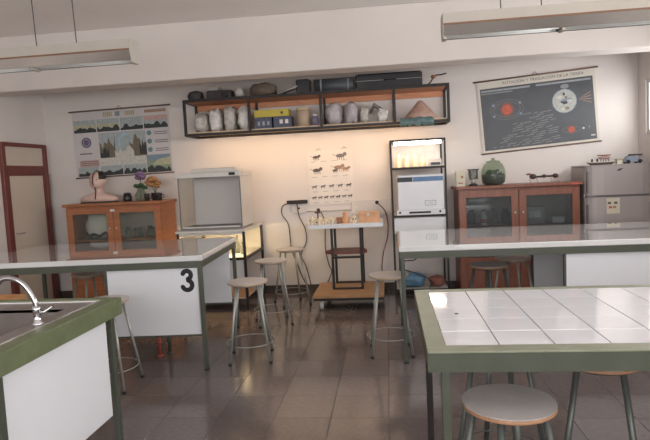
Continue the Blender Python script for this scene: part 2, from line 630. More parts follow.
# front tiled table
x0, x1, y0, y1, h = .112, 2.30, 1.925, 2.955, .92
t = thing('tiled_table', 'nearest table with green frame and white tiled top', 'table', ((x0 + x1) / 2, (y0 + y1) / 2, 0))
b = MB()
ix0, ix1, iy0, iy1 = x0 + .068, x1 - .068, y0 + .072, y1 - .05
b.box(x0, x1, y0, iy0, h - .006, h + .002, c=.002).box(x0, x1, iy1, y1, h - .006, h + .002, c=.002)
b.box(x0, ix0, iy0, iy1, h - .006, h + .002, c=.002).box(ix1, x1, iy0, iy1, h - .006, h + .002, c=.002)
b.build('rim', 'green_paint', t)
b = MB()
b.box(x0, x1, y0, y0 + .006, h - .072, h - .006).box(x0, x1, y1 - .006, y1, h - .072, h - .006)
b.box(x0, x0 + .006, y0 + .006, y1 - .006, h - .072, h - .006).box(x1 - .006, x1, y0 + .006, y1 - .006, h - .072, h - .006)
b.build('apron', 'apron_green', t)
MB().box(x0 + .006, x1 - .006, y0 + .006, y1 - .006, h - .03, h - .006).build('tile_bed', 'tile_joint', t)
tile0 = None
px_, py_ = .19, (iy1 - iy0) / 5
cx = ix0
while cx < ix1 - .01:
    wx = min(px_, ix1 - cx)
    for j in range(5):
        if abs(wx - px_) < 1e-6 and tile0:
            o = tile0.copy()
            COL.objects.link(o)
        else:
            g = .0018
            o = MB().box(-wx / 2 + g, wx / 2 - g, -py_ / 2 + g * .6, py_ / 2 - g * .6, -.006, 0, c=.0012).build('tile', 'white_tile', t, world=False)
            if abs(wx - px_) < 1e-6:
                tile0 = o
        o.location = (cx + wx / 2 - t.location.x, iy0 + (j + .5) * py_ - t.location.y, h + .0004 * ((j * 3) % 4 - 1.5))
    cx += px_
MB().lathe([(.009, 0), (.009, .0008)], (.272, 2.445, h + .0008), 10).build('tile_chip', 'black_print', t)
for x in (x0 + .045, x1 - .08):
    for y in (y0 + .02, y1 - .055):
        lg = MB().box(x, x + .032, y, y + .032, .012, h - .03, c=.003).build('leg', 'apron_green' if y < y0 + .1 else 'black_steel', t)
        MB().box(x - .003, x + .035, y - .003, y + .035, 0, .012).build('foot_cap', 'rubber', lg)
# sink counter
x0, x1, y0, y1, h = -3.3, -1.515, 1.2, 2.955, .92
t = thing('sink_counter', 'green-rimmed counter with steel sink and white side panel', 'sink counter', ((x0 + x1) / 2, (y0 + y1) / 2, 0))
rw = .085
b = MB()
b.box(x0, x1, y0, y0 + rw, h - .09, h + .004, c=.004).box(x0, x1, y1 - .05, y1, h - .09, h + .004, c=.004)
b.box(x0, x0 + rw, y0 + rw, y1 - .05, h - .09, h + .004, c=.004).box(x1 - rw, x1, y0 + rw, y1 - .05, h - .09, h + .004, c=.004)
b.build('rim', 'olive_paint', t)
b = MB()
u0, u1, v0, v1 = x0 + rw, x1 - rw, y0 + rw, y1 - .05
k = .022
b.box(u0, u1, v0, v0 + k, h - .03, h).box(u0, u1, v1 - k, v1, h - .03, h).box(u0, u0 + k, v0 + k, v1 - k, h - .03, h).box(u1 - k, u1, v0 + k, v1 - k, h - .03, h)
b.build('tile_edging', 'white_slab', t)
u0, u1, v0, v1 = u0 + k, u1 - k, v0 + k, v1 - k
s0, s1, q0, q1 = -2.75, -1.72, 1.55, 2.74
b = MB()
b.box(u0, s0, v0, v1, h - .025, h - .006).box(s1, u1, v0, v1, h - .025, h - .006).box(s0, s1, v0, q0, h - .025, h - .006).box(s0, s1, q1, v1, h - .025, h - .006)
b.build('drainboard', 'sink_steel', t)
b = MB()
zb = h - .2
b.box(s0, s1, q0, q1, zb - .004, zb)
b.box(s0 - .004, s0, q0, q1, zb, h - .01).box(s1, s1 + .004, q0, q1, zb, h - .01).box(s0, s1, q0 - .004, q0, zb, h - .01).box(s0, s1, q1, q1 + .004, zb, h - .01)
b.build('basin', 'sink_steel', t)
MB().lathe([(.04, 0), (.04, .003), (.02, .004)], (-2.2, 2.1, zb), 16).build('drain', 'chrome', t)
for q0_, q1_ in ((y0 + .1, 1.94), (1.99, 2.83)):
    MB().box(x1 - .055, x1 - .04, q0_, q1_, .29, h - .09).build('side_panel', 'white_panel', t)
MB().box(x1 - .055, x1 - .02, 1.945, 1.985, 0, h - .09).build('middle_leg', 'dark_green', t)
MB().box(x0 + .06, x1 - .1, y1 - .09, y1 - .075, .29, h - .09).build('back_panel', 'white_panel', t)
for x in (x0 + .02, x1 - .055):
    for y in (y0 + .02, y1 - .09):
        lg = MB().box(x, x + .03, y, y + .035, .012, h - .09, c=.003).build('leg', 'dark_green', t)
        MB().box(x - .003, x + .033, y - .003, y + .038, 0, .012).build('foot_cap', 'rubber', lg)
# tap
fx, fy, fz = -1.665, 2.42, .914
t = thing('sink_tap', 'chrome gooseneck tap standing at the edge of the steel sink', 'tap', (fx, fy, fz))
MB().lathe([(.026, 0), (.026, .008), (.017, .014), (.016, .06), (.019, .065), (.019, .085), (.012, .09)], (fx, fy, fz), 16).build('tap_body', 'chrome', t)
pts = [(fx, fy, fz + .08), (fx - .012, fy, fz + .13), (fx - .05, fy, fz + .19), (fx - .1, fy, fz + .22), (fx - .15, fy, fz + .222), (fx - .185, fy, fz + .2), (fx - .2, fy, fz + .165)]
MB().tube(smooth_path(pts), .012, 10).build('spout', 'chrome', t)
MB().lathe([(.012, 0), (.013, .02), (.01, .024)], (fx - .2, fy, fz + .145), 12).build('nozzle', 'chrome', t)
MB().tube([(fx, fy, fz + .05), (fx + .035, fy + .005, fz + .06), (fx + .075, fy + .01, fz + .085)], [.011, .008, .006], 8).build('lever', 'chrome', t)


# ================================================================== STOOLS
def make_stool(seat, edge, steel):
    t = thing('stool', '', 'stool')
    MB().lathe([(.168, 0), (.17, .003), (.17, .005)], (0, 0, .675), 36).build('seat', seat, t)
    MB().lathe([(.166, 0), (.17, .003), (.17, .015)], (0, 0, .66), 36).build('seat_edge', edge, t)
    for k in range(4):
        a = PI / 4 + k * PI / 2
        lg = MB().tube([(.125 * math.cos(a), .125 * math.sin(a), .66), (.24 * math.cos(a), .24 * math.sin(a), .012)], .0135 if 'dark' in steel else .0115, 10).build('leg', steel, t)
        MB().lathe([(.015, 0), (.015, .02)], (.24 * math.cos(a), .24 * math.sin(a), 0), 10).build('rubber_foot', 'rubber', lg)
    rr = .125 + .115 * (.66 - .155) / .648 + .008
    MB().torus((0, 0, .155), rr - .018, .0045, 28, 6).build('foot_ring', steel, t)
    MB().torus((0, 0, .65), .125, .008, 24, 6).build('seat_ring', steel, t)
    return t


protos = {}


def stool(x, y, rz, label, kind=('seat_laminate', 'seat_wood', 'stool_steel')):
    if kind not in protos:
        o = protos[kind] = make_stool(*kind)
    else:
        o = copy_tree(protos[kind])
    o.location = (x, y, 0)
    o.rotation_euler = (0, 0, R(rz))
    o['label'] = label
    o['group'] = 'round lab stools'
    return o


DK = ('seat_laminate', 'ply_edge', 'stool_steel_dark')
stool(-1.235, 4.64, 10, 'nearest stool at the right end of the numbered table, in the aisle')
stool(-1.275, 5.8, 20, 'middle one of the three stools between numbered table and wall sockets')
stool(-1.225, 6.68, 30, 'stool against the back wall below the black wall sockets')
stool(-.03, 4.77, 3, 'stool at the left end of the table by the fridge, before the trolley')
stool(.412, 2.085, 22, 'closest stool, seat with orange plywood edge, half under the tiled table', DK)
stool(.905, 2.56, -19.5, 'stool pushed under the tiled table, right of the closest stool', DK)
stool(.505, 2.75, -35.5, 'stool under the tiled table, hidden behind the closest stool', DK)
stool(.865, 5.12, 30, 'grey-seated stool under the fridge-side table, nearer of the two there', DK)
stool(1.16, 5.5, 15, 'pale-seated stool behind the grey one under the fridge-side table')
stool(-3.04, 5.3, 0, 'stool seen beneath the numbered table, in front of the left cabinet')
stool(-2.19, 4.02, 2, 'stool whose steel legs show behind the sink counter corner')
stool(-3.02, 3.95, 20, 'stool carrying a wooden tray behind the tap')
t = thing('wooden_tray', 'light wooden tray lying on a stool behind the tap', 'tray', (-3.02, 3.95, .68))
b = MB().box(-3.2, -2.86, 3.85, 4.05, .68, .692)
b.build('tray_base', 'platform_wood', t)
for q in ((-3.2, -3.19, 3.85, 4.05), (-2.87, -2.86, 3.85, 4.05), (-3.19, -2.87, 3.85, 3.86), (-3.19, -2.87, 4.04, 4.05)):
    MB().box(*q, .692, .735).build('tray_side', 'platform_wood', t)


# ================================================================== GLASS-FRONT CABINETS
def cabinet(label, x0, x1, wood, pane, cat='cabinet'):
    y0, y1, h = 6.85, 7.36, 1.33
    t = thing('glass_cabinet', label, cat, ((x0 + x1) / 2, (y0 + y1) / 2, 0))
    MB().box(x0 - .03, x1 + .03, y0 - .03, y1, h - .035, h, c=.006).build('top_board', wood, t)
    for a in (x0, x1 - .025):
        MB().box(a, a + .025, y0 + .02, y1 - .01, 0, h - .035).build('side_panel', wood, t)
    MB().box(x0 + .025, x1 - .025, y1 - .022, y1 - .01, .08, h - .035).build('back_panel', 'cabinet_inside', t)
    MB().box(x0 + .025, x1 - .025, y0 + .04, y1 - .022, .06, .085).build('bottom_board', wood, t)
    MB().box(x0 + .025, x1 - .025, y0 + .05, y0 + .07, 0, .06).build('plinth', wood, t)
    for z in (.5, .83):
        MB().box(x0 + .025, x1 - .025, y0 + .06, y1 - .022, z, z + .018).build('inner_shelf', wood, t)
    MB().box(x0 + .025, x1 - .025, y0 + .02, y0 + .04, h - .09, h - .035).build('frieze', wood, t)
    m = (x0 + x1) / 2
    for a, c, s in ((x0 + .005, m - .003, 1), (m + .003, x1 - .005, -1)):
        d = thing_part = MB()
        st = .085
        z0, z1 = .07, h - .06
        d.box(a, a + st, y0, y0 + .02, z0, z1, c=.003).box(c - st, c, y0, y0 + .02, z0, z1, c=.003)
        d.box(a + st, c - st, y0, y0 + .02, z1 - .075, z1).box(a + st, c - st, y0, y0 + .02, z0, z0 + .4)
        dd = d.build('door', wood, t)
        MB().box(a + st, c - st, y0 + .009, y0 + .012, z0 + .4, z1 - .075).build('pane', pane, dd)
        kx = c - st / 2 if s > 0 else a + st / 2
        MB().lathe([(.008, 0), (.006, .012), (.012, .018), (.01, .026)], (0, 0, 0), 12).xf(Matrix.Translation((kx, y0, 1.0)) @ Matrix.Rotation(R(90), 4, 'X')).build('knob', 'pale_metal', dd)
    return t


CLX0, CLX1 = -4.19, -2.90
CRX0, CRX1 = .825, 2.225
t = cabinet('orange-brown glass-door cabinet under the landscape poster', CLX0, CLX1, 'cabinet_wood', 'cabinet_glass')
MB().box(CLX1 - .052, CLX1 - .02, 6.845, 6.85, 1.235, 1.262).build('sticker', 'red_sticker', t)
MB().box(-3.575, -3.515, 6.845, 6.85, 1.215, 1.245).build('sticker', 'paper', t)
t = cabinet('red-brown glass-door cabinet under the space poster', CRX0, CRX1, 'cabinet_wood_red', 'dark_glass')
MB().box(2.12, 2.19, 6.816, 6.82, 1.3, 1.325).build('sticker', 'red_sticker', t)

# things inside the cabinets (upper shelf, top face z=.848)
zs = .848
JG = [('jar', [(.05, 0), (.055, .02), (.055, .13), (.035, .15), (.035, .17)]), ('flask', [(.065, 0), (.06, .01), (.018, .1), (.016, .17), (.02, .175)]),
      ('beaker', [(.045, 0), (.048, .01), (.048, .13), (.05, .135)])]


def glassware(x, y, z, kind, label, m='jar_glass', s=1., lid=True):
    nm, prof = JG[kind]
    t = thing(nm, label, nm, (x, y, z))
    MB().lathe([(r * s, q * s) for r, q in prof], (x, y, z), 16).build('body', m, t)
    if lid:
        r, q = prof[-1]
        MB().lathe([(r * s * 1.1, 0), (r * s * 1.1, .02)], (x, y, z + q * s), 14).build('stopper', 'dark_cup', t)
    return t


lump('white_bag', (-3.86, 7.12, zs), .18, .13, .17, 'paper', 3)
tag(bpy.data.objects['white_bag'], 'white bag bulging behind the left door of the orange-brown cabinet', 'bag')
t = thing('black_model', 'dark coiled apparatus at the bottom of the left cabinet, left door', 'apparatus', (-3.83, 6.95, zs))
MB().tube(smooth_path([(-3.99, 6.94, zs + .01), (-3.9, 6.96, zs + .07), (-3.8, 6.95, zs + .05), (-3.7, 6.94, zs + .09), (-3.66, 6.95, zs + .01)]), .018, 8).build('coil', 'dark_jar', t)
MB().box(-3.99, -3.66, 6.92, 6.98, zs, zs + .018).build('base', 'dark_jar', t)
for k in range(6):
    pos = ('first', 'second', 'third', 'fourth', 'fifth', 'sixth')[k]
    glassware(-3.42 + .085 * k, 7.0 + .09 * (k % 2), zs, (0, 2, 1)[k % 3], '%s piece of glassware from the left behind the right door of the orange-brown cabinet' % pos,
              s=(.95, 1.1, .9)[k % 3] * .8 if k % 3 != 1 else .8)
t = thing('reagent_bottle', 'white bottle with red label behind the left door of the red-brown cabinet', 'bottle', (1.135, 6.97, zs))
MB().lathe([(.035, 0), (.04, .01), (.04, .1), (.018, .13), (.018, .17)], (1.135, 6.97, zs), 16).build('body', 'appliance', t)
MB().lathe([(.0405, .03), (.0408, .04), (.0408, .075), (.0405, .08)], (1.135, 6.97, zs), 16).build('bottle_label', 'red_sticker', t)
MB().lathe([(.02, 0), (.02, .025)], (1.135, 6.97, zs + .17), 14).build('cap', 'dark_print', t)
for k, (x, y, kd, m, lb) in enumerate(((1.0, 7.1, 0, 'dark_jar', 'dark jar left of the white bottle in the red-brown cabinet'), (1.27, 7.08, 1, 'jar_glass', 'glass flask right of the white bottle in the red-brown cabinet'),
                                       (1.42, 7.12, 0, 'dark_jar', 'dark jar beside the middle stile inside the red-brown cabinet'))):
    glassware(x, y, zs, kd, lb, m)
t = thing('storage_box', 'grey cardboard box behind the right door of the red-brown cabinet', 'box', (1.74, 7.05, zs))
MB().box(1.63, 1.85, 6.96, 7.14, zs, zs + .2, c=.004).build('box_body', 'grey_metal', t)
MB().box(1.665, 1.8, 6.957, 6.96, zs + .07, zs + .15).build('box_label', 'paper', t)
t = thing('storage_box', 'small white box at the far right inside the red-brown cabinet', 'box', (2.0, 7.0, zs))
MB().box(1.93, 2.07, 6.94, 7.06, zs, zs + .06, c=.004).build('box_body', 'appliance', t)
MB().box(1.925, 2.075, 6.935, 7.065, zs + .06, zs + .075, c=.003).build('box_lid', 'pale_metal', t)

# ------------------------------------------------------------------ on the left cabinet
CT = 1.33
bx, by = -3.83, 7.08
t = tb_ = thing('anatomical_bust', 'anatomical head-and-shoulders model split down its middle, on the left cabinet', 'model', (bx, by, CT))
MB().box(bx - .2, bx + .2, by - .09, by + .09, CT, CT + .018, c=.004).build('plinth', 'dark_cup', t)
rings = [(0, .26, .085, 0), (.03, .262, .09, 0), (.06, .235, .09, 0), (.09, .17, .08, 0), (.115, .10, .066, 0), (.135, .062, .057, 0), (.165, .056, .055, -.004), (.185, .06, .062, -.012),
         (.2, .07, .076, -.02), (.225, .078, .088, -.024), (.26, .083, .096, -.02), (.3, .087, .099, -.014), (.34, .085, .096, -.01), (.375, .072, .08, -.006), (.4, .045, .052, -.002), (.41, .012, .014, 0)]
n = 28
b = MB()
v = []
for z, rx, ry, oy in rings:
    for k in range(n):
        a = 2 * PI * k / n
        x_, y_ = rx * math.cos(a), ry * math.sin(a) + oy
        if y_ < 0 and .19 < z < .35:                       # face relief: nose, brow, chin, eye sockets
            fx_ = abs(x_)
            if fx_ < .018 and .235 <= z <= .3:
                y_ -= .026 * (1 - (z - .235) / .08)
            if .02 < fx_ < .055 and .29 < z < .31:
                y_ += .010
            if fx_ < .03 and z < .21:
                y_ -= .012
        v.append((bx + x_ * (.9 if z < .17 else 1.06), by + y_, CT + .018 + z * .93))
f = [tuple(range(n))]
for i in range(len(rings) - 1):
    for k in range(n):
        f.append((i * n + k, i * n + (k + 1) % n, (i + 1) * n + (k + 1) % n, (i + 1) * n + k))
f.append(tuple((len(rings) - 1) * n + k for k in range(n)))
b.add(v, f, 0, True)
for fi, q in enumerate(b.f):
    cxm = sum(b.v[i][0] for i in q) / len(q)
    czm = sum(b.v[i][2] for i in q) / len(q)
    if cxm < bx - .004 and czm > CT + .2:
        b.m[fi] = 1
bust = b.build('bust_body', ['skin', 'muscle'], t)
hz_ = CT + .018
h_ = MB()
n2 = 14
v, f = [], []
for i, (z, rx, ry, oy) in enumerate([(.3, .09, .102, -.008), (.34, .089, .1, -.006), (.375, .077, .086, -.003), (.402, .05, .057, 0), (.418, .014, .016, 0)]):
    for k in range(n2 + 1):
        a = -PI * .32 + PI * .82 * k / n2
        v.append((bx + rx * 1.08 * max(math.cos(a), .02), by + ry * math.sin(a) + oy, hz_ + z * .93))
for i in range(4):
    for k in range(n2):
        f.append((i * (n2 + 1) + k, i * (n2 + 1) + k + 1, (i + 1) * (n2 + 1) + k + 1, (i + 1) * (n2 + 1) + k))
h_.add(v, f, 0, True)
h_.build('hair', 'hair', t)
for s in (-1, 1):
    MB().ball((bx + s * .031, by - .106, hz_ + .276), .011, .008, .006, 10, 6).build('eye', 'hair' if s > 0 else 'paper', t)
    MB().ball((bx + s * .092, by - .008, hz_ + .265), .01, .017, .028, 10, 6).build('ear', 'skin' if s > 0 else 'muscle', t)
MB().ball((bx, by - .112, hz_ + .205), .022, .008, .006, 10, 6).build('mouth', 'muscle', t)
MB().tube([(bx - .006, by - .1, hz_ + .03), (bx - .006, by - .07, hz_ + .13), (bx - .006, by - .09, hz_ + .19), (bx - .006, by - .135, hz_ + .235), (bx - .006, by - .125, hz_ + .3), (bx - .006, by - .09, hz_ + .36), (bx - .006, by, hz_ + .4)],
          .0055, 6).build('split_line', 'hair', t)

tb_.scale = (1.12, 1, 1.04)
t = thing('dark_jar', 'squat black jar between the bust and the purple flower', 'jar', (-3.45, 7.1, CT))
MB().lathe([(.05, 0), (.058, .02), (.058, .075), (.045, .09)], (-3.45, 7.1, CT), 18).build('body', 'dark_jar', t)
MB().lathe([(.048, 0), (.048, .018), (.02, .026)], (-3.45, 7.1, CT + .09), 18).build('lid', 'dark_cup', t)


def bloom(c, r, n, m, parent, seed):
    rnd = random.Random(seed)
    for k in range(n):
        th, ph = rnd.uniform(.2, 2.4), k * 2.4
        p = (c[0] + r * .55 * math.sin(th) * math.cos(ph), c[1] + r * .55 * math.sin(th) * math.sin(ph), c[2] + r * .5 * math.cos(th))
        MB().ball(p, r * .42, r * .42, r * .3, 8, 5).build('petal', m, parent)


t = thing('flower_vase', 'green glass vase holding a purple flower on the left cabinet', 'vase', (-3.25, 7.08, CT))
vz = MB().lathe([(.055, 0), (.075, .03), (.078, .08), (.05, .13), (.036, .16), (.045, .18)], (-3.25, 7.08, CT), 20).build('vase_body', 'green_glass', t)
MB().tube(smooth_path([(-3.25, 7.08, CT + .02), (-3.255, 7.08, CT + .18), (-3.235, 7.08, CT + .3)]), .005, 6).build('stem', 'leaf', t)
for k in range(5):
    a = k * 1.3
    MB().ball((-3.25 + .06 * math.cos(a), 7.08 + .05 * math.sin(a), CT + .17 + .01 * k), .04, .016, .026, 8, 5).build('leaf', 'leaf', t)
bloom((-3.235, 7.06, CT + .325), .085, 12, 'purple_petal', t, 2)
t = thing('flower_pot', 'dark pot of orange dried flowers on the left cabinet', 'flower pot', (-3.06, 7.1, CT))
MB().lathe([(.045, 0), (.055, .09), (.06, .1)], (-3.06, 7.1, CT), 18).build('pot', 'dark_cup', t)
for dx in (-.05, 0, .05):
    MB().tube([(-3.06, 7.1, CT + .09), (-3.06 + dx, 7.09, CT + .22)], .004, 6).build('stem', 'leaf', t)
bloom((-3.09, 7.08, CT + .24), .1, 12, 'orange_petal', t, 3)
bloom((-3.01, 7.08, CT + .2), .07, 8, 'orange_petal', t, 4)
for k, x in enumerate((-3.135, -2.965)):
    y_ = 7.0
    t = thing('dark_cup', ('dark cup between green vase and dark pot', 'dark cup at the right end of the left cabinet top')[k], 'cup', (x, y_, CT))
    MB().lathe([(.03, 0), (.036, .08), (.038, .095), (.032, .095), (.028, .02)], (x, y_, CT), 16).build('cup_body', 'dark_cup', t)
    MB().tube(smooth_path([(x + .034, y_, CT + .075), (x + .06, y_, CT + .065), (x + .06, y_, CT + .035), (x + .033, y_, CT + .025)], 4), .005, 6).build('handle', 'dark_cup', t)

# ------------------------------------------------------------------ on the right cabinet
t = thing('card_box', 'cream card box with brown mark at the left end of the right cabinet', 'box', (.87, 7.0, CT))
MB().box(.82, .92, 6.96, 7.04, CT, CT + .19, c=.003).build('box_body', 'cream_card', t)
MB().ball((.89, 6.961, CT + .115), .016, .003, .02, 10, 6).build('brown_mark', 'brown_carved', t)
MB().box(.84, .9, 6.957, 6.96, CT + .03, CT + .05).build('print_bar', 'p_ink2', t)
t = thing('coffee_grinder', 'dark two-pronged appliance beside the cream card box', 'appliance', (1.03, 7.03, CT))
MB().lathe([(.055, 0), (.055, .015), (.03, .03)], (1.03, 7.03, CT), 18).build('base', 'dark_jar', t)
MB().lathe([(.03, 0), (.034, .05)], (1.03, 7.03, CT + .03), 16).build('body', 'grey_metal', t)
MB().lathe([(.03, 0), (.055, .03), (.06, .11)], (1.03, 7.03, CT + .08), 18).build('glass_bowl', 'jar_glass', t)
for s in (-1, 1):
    MB().box(1.03 + s * .04 - .012, 1.03 + s * .04 + .012, 6.99, 7.0, CT + .08, CT + .2, c=.003).build('prong', 'dark_print', t)
MB().box(.965, 1.095, 6.985, 7.07, CT + .19, CT + .205, c=.003).build('top_bar', 'dark_print', t)
t = thing('terrarium_jar', 'big round green glass jar with a lid on the right cabinet', 'jar', (1.275, 7.05, CT))
MB().lathe([(.1, 0), (.135, .03), (.145, .1), (.14, .18), (.11, .25), (.08, .275)], (1.275, 7.05, CT), 26).build('jar_body', 'green_glass', t)
MB().lathe([(.095, 0), (.128, .03), (.136, .1), (.13, .125)], (1.275, 7.05, CT + .006), 22).build('dark_filling', 'dark_jar', t)
for k in range(6):
    a = k * 1.1
    MB().ball((1.275 + .06 * math.cos(a), 7.05 + .06 * math.sin(a), CT + .14 + .01 * (k % 3)), .04, .04, .03, 8, 6).build('moss', 'leaf', t)
MB().lathe([(.085, 0), (.085, .015), (.03, .025), (.018, .045), (.022, .055)], (1.275, 7.05, CT + .275), 20).build('lid', 'green_glass', t)
t = thing('insect_model', 'small dark long-legged model on the right end of the red-brown cabinet', 'model', (1.86, 7.0, CT))
MB().tube([(1.74, 7.0, CT + .075), (1.99, 7.0, CT + .08)], .012, 8).build('body_bar', 'dark_model', t)
for x, r_ in ((1.73, .033), (1.86, .022), (1.99, .028)):
    MB().ball((x, 7.0, CT + .08), r_ * 1.3, r_, r_, 12, 8).build('segment', 'dark_model', t)
for x in (1.7, 1.78, 1.94, 2.03):
    MB().tube([(x, 7.0, CT + .07), (x - .02, 6.95, CT + .05), (x - .01, 6.93, CT + .002)], .005, 6).build('leg', 'pink_model', t)
MB().ball((1.68, 6.99, CT + .11), .035, .015, .012, 10, 6).build('wing', 'rust_cloth', t)

# ================================================================== FRIDGE
x0, x1, y0, y1, h = 2.275, 2.985, 6.78, 7.34, 1.51
t = thing('fridge', 'grey two-door fridge in the right corner with a stickered lower door', 'fridge', ((x0 + x1) / 2, (y0 + y1) / 2, 0))
MB().box(x0, x1, y0 + .09, y1, .03, h - .012, c=.012).build('body', 'fridge', t)
MB().box(x0 - .004, x1 + .004, y0 + .03, y1, h - .012, h, c=.004).build('top_cover', 'fridge', t)
MB().box(x0 + .02, x1 - .02, y0 + .08, y0 + .1, 0, .03).build('plinth', 'rubber', t)
zs2 = 1.15
for nm, z0, z1 in (('freezer_door', zs2 + .012, h - .014), ('main_door', .06, zs2 - .012)):
    d = MB()
    prof = [(x0, y0 + .09), (x0, y0 + .08), (x0 + .025, y0 + .052), (x0 + .07, y0 + .025), (x0 + .12, y0 + .008), (x0 + .19, y0), (x1 - .1, y0), (x1 - .02, y0 + .012), (x1, y0 + .035), (x1, y0 + .09)]
    d.prism(prof, 'z', z0, z1)
    dd = d.build(nm, 'fridge', t)
    zz = z0 + .03 if nm == 'freezer_door' else z1 - .33
    hb = MB().box(x0 + .012, x0 + .03, y0 + .03, y0 + .068, zz, zz + .25, c=.004)
    hb.build('handle', 'fridge_dark', dd)
    if nm == 'freezer_door':
        MB().prism([(2.6, h - .07), (2.64, h - .075), (2.675, h - .045), (2.63, h - .05)], 'y', y0 - .003, y0).build('emblem', 'dark_print', dd)
    else:
        st = MB().box(2.49, 2.635, y0 - .003, y0, zs2 - .205, zs2 - .025).build('sticker', 'cream_card', dd)
        for k, (u, z, m) in enumerate(((2.52, zs2 - .08, 'p_ink'), (2.59, zs2 - .08, 'p_ink'), (2.53, zs2 - .13, 'p_red'), (2.575, zs2 - .13, 'p_ink2'))):
            MB().box(u - .018, u + .018, y0 - .005, y0 - .003, z - .012, z + .012).build('sticker_mark', m, dd)
MB().box(x0 + .012, x1 - .012, y0 + .03, y0 + .09, zs2 - .012, zs2 + .012).build('door_gap', 'fridge_dark', t)
MB().ball((x0 - .002, y0 + .09, 1.16), .006, .012, .012, 8, 6).build('hinge_cap', 'paper', t)
FT = h
t = thing('model_boat', 'long dark flat model lying at the left of the fridge top', 'model', (2.45, 7.0, FT))
MB().prism([(2.36, FT + .03), (2.4, FT), (2.62, FT), (2.66, FT + .03)], 'y', 6.97, 7.03).build('hull', 'dark_model', t)
MB().box(2.36, 2.66, 6.965, 7.035, FT + .03, FT + .04, c=.002).build('deck', 'cream_card', t)
for x in (2.41, 2.47):
    MB().lathe([(.012, 0), (.009, .035)], (x, 7.0, FT + .04), 10).build('funnel', 'dark_model', t)
t = thing('insect_model', 'pinkish winged model on the middle of the fridge top', 'model', (2.6, 7.14, FT))
MB().ball((2.6, 7.14, FT + .085), .075, .025, .02, 12, 8).build('body', 'pink_model', t)
for s in (-1, 1):
    MB().ball((2.6 + .03 * s, 7.14, FT + .115), .055, .03, .008, 10, 6).build('wing', 'rust_cloth', t)
for k in range(4):
    MB().tube([(2.56 + .027 * k, 7.14, FT + .08), (2.55 + .033 * k, 7.1, FT)], .005, 6).build('leg', 'dark_model', t)
t = thing('cream_box', 'little cream box between the models on the fridge', 'box', (2.7, 6.98, FT))
MB().box(2.675, 2.735, 6.95, 7.01, FT, FT + .05, c=.003).build('box_body', 'cream_card', t)
MB().box(2.672, 2.738, 6.947, 7.013, FT + .05, FT + .062, c=.003).build('box_lid', 'p_mustard', t)
t = thing('car_model', 'blue-white and black wheeled model at the right of the fridge top', 'model', (2.86, 7.0, FT))
MB().prism([(2.76, FT + .02), (2.97, FT + .02), (2.97, FT + .05), (2.92, FT + .055), (2.88, FT + .09), (2.81, FT + .09), (2.78, FT + .05)], 'y', 6.96, 7.05).build('car_body', 'blue_grey', t)
for x in (2.8, 2.93):
    for y in (6.955, 7.055):
        MB().lathe([(.024, -.007), (.024, .007)], (0, 0, 0), 14).xf(Matrix.Translation((x, y, FT + .024)) @ Matrix.Rotation(R(90), 4, 'X')).build('wheel', 'dark_jar', t)
MB().box(2.83, 2.97, 6.97, 7.04, FT + .09, FT + .11, c=.003).build('load', 'dark_model', t)

# ================================================================== LIT RACK
x0, x1, y0, y1, h = .03, .69, 6.8, 7.32, 1.925
t = thing('metal_rack', 'tall black metal rack with a white light strip under its top', 'rack', ((x0 + x1) / 2, (y0 + y1) / 2, 0))
p = .022
for x in (x0, x1 - p):
    for y in (y0, y1 - p):
        MB().box(x, x + p, y, y + p, 0, h, c=.002).build('post', 'black_steel', t)
for z in (h - .025, 1.57, .995, .09):
    b = MB()
    b.box(x0 + p, x1 - p, y0, y0 + p, z, z + .025).box(x0 + p, x1 - p, y1 - p, y1, z, z + .025)
    b.box(x0, x0 + p, y0 + p, y1 - p, z, z + .025).box(x1 - p, x1, y0 + p, y1 - p, z, z + .025)
    b.build('shelf_frame', 'black_steel', t)
    MB().box(x0 + p, x1 - p, y0 + p, y1 - p, z + .013, z + .025).build('shelf_board', 'pale_metal', t)
MB().box(x0 + p, x1 - p, y1 - .008, y1 - .002, 1.595, h - .025).build('back_board', 'paper', t)
MB().box(x0 + p, x1 - p, y0 + .02, y0 + .035, .80, .985).build('drawer_front', 'appliance', t)
MB().box(x0 + p, x1 - p, y0 + .035, y1 - p, .80, .815).build('drawer_tray', 'pale_metal', t)
MB().box(x0 + .05, x1 - .05, y0 + .03, y0 + .06, h - .062, h - .025).build('light_strip', 'tube_cool', t)
sz = 1.595
for k in range(4):
    x = .13 + .1 * k
    t = thing('amber_bottle', '%s amber bottle from the left on the lit top shelf' % ('first', 'second', 'third', 'fourth')[k], 'bottle', (x, 7.08, sz), group='amber bottles in the lit rack')
    hh = (.17, .15, .18, .14)[k]
    MB().lathe([(.032, 0), (.036, .01), (.036, hh * .65), (.014, hh * .85), (.014, hh)], (x, 7.08, sz), 16).build('body', 'amber', t)
    MB().lathe([(.016, 0), (.016, .02)], (x, 7.08, sz + hh), 12).build('cap', 'pale_wood', t)
t = thing('grey_meter', 'small grey meter at the right of the lit top shelf', 'meter', (.575, 6.98, sz))
MB().prism([(6.93, sz), (7.04, sz), (7.04, sz + .09), (6.98, sz + .09), (6.93, sz + .05)], 'x', .5, .65).build('case', 'grey_metal', t)
MB().box(.52, .63, 6.926, 6.93, sz + .015, sz + .045).build('display', 'dark_print', t)
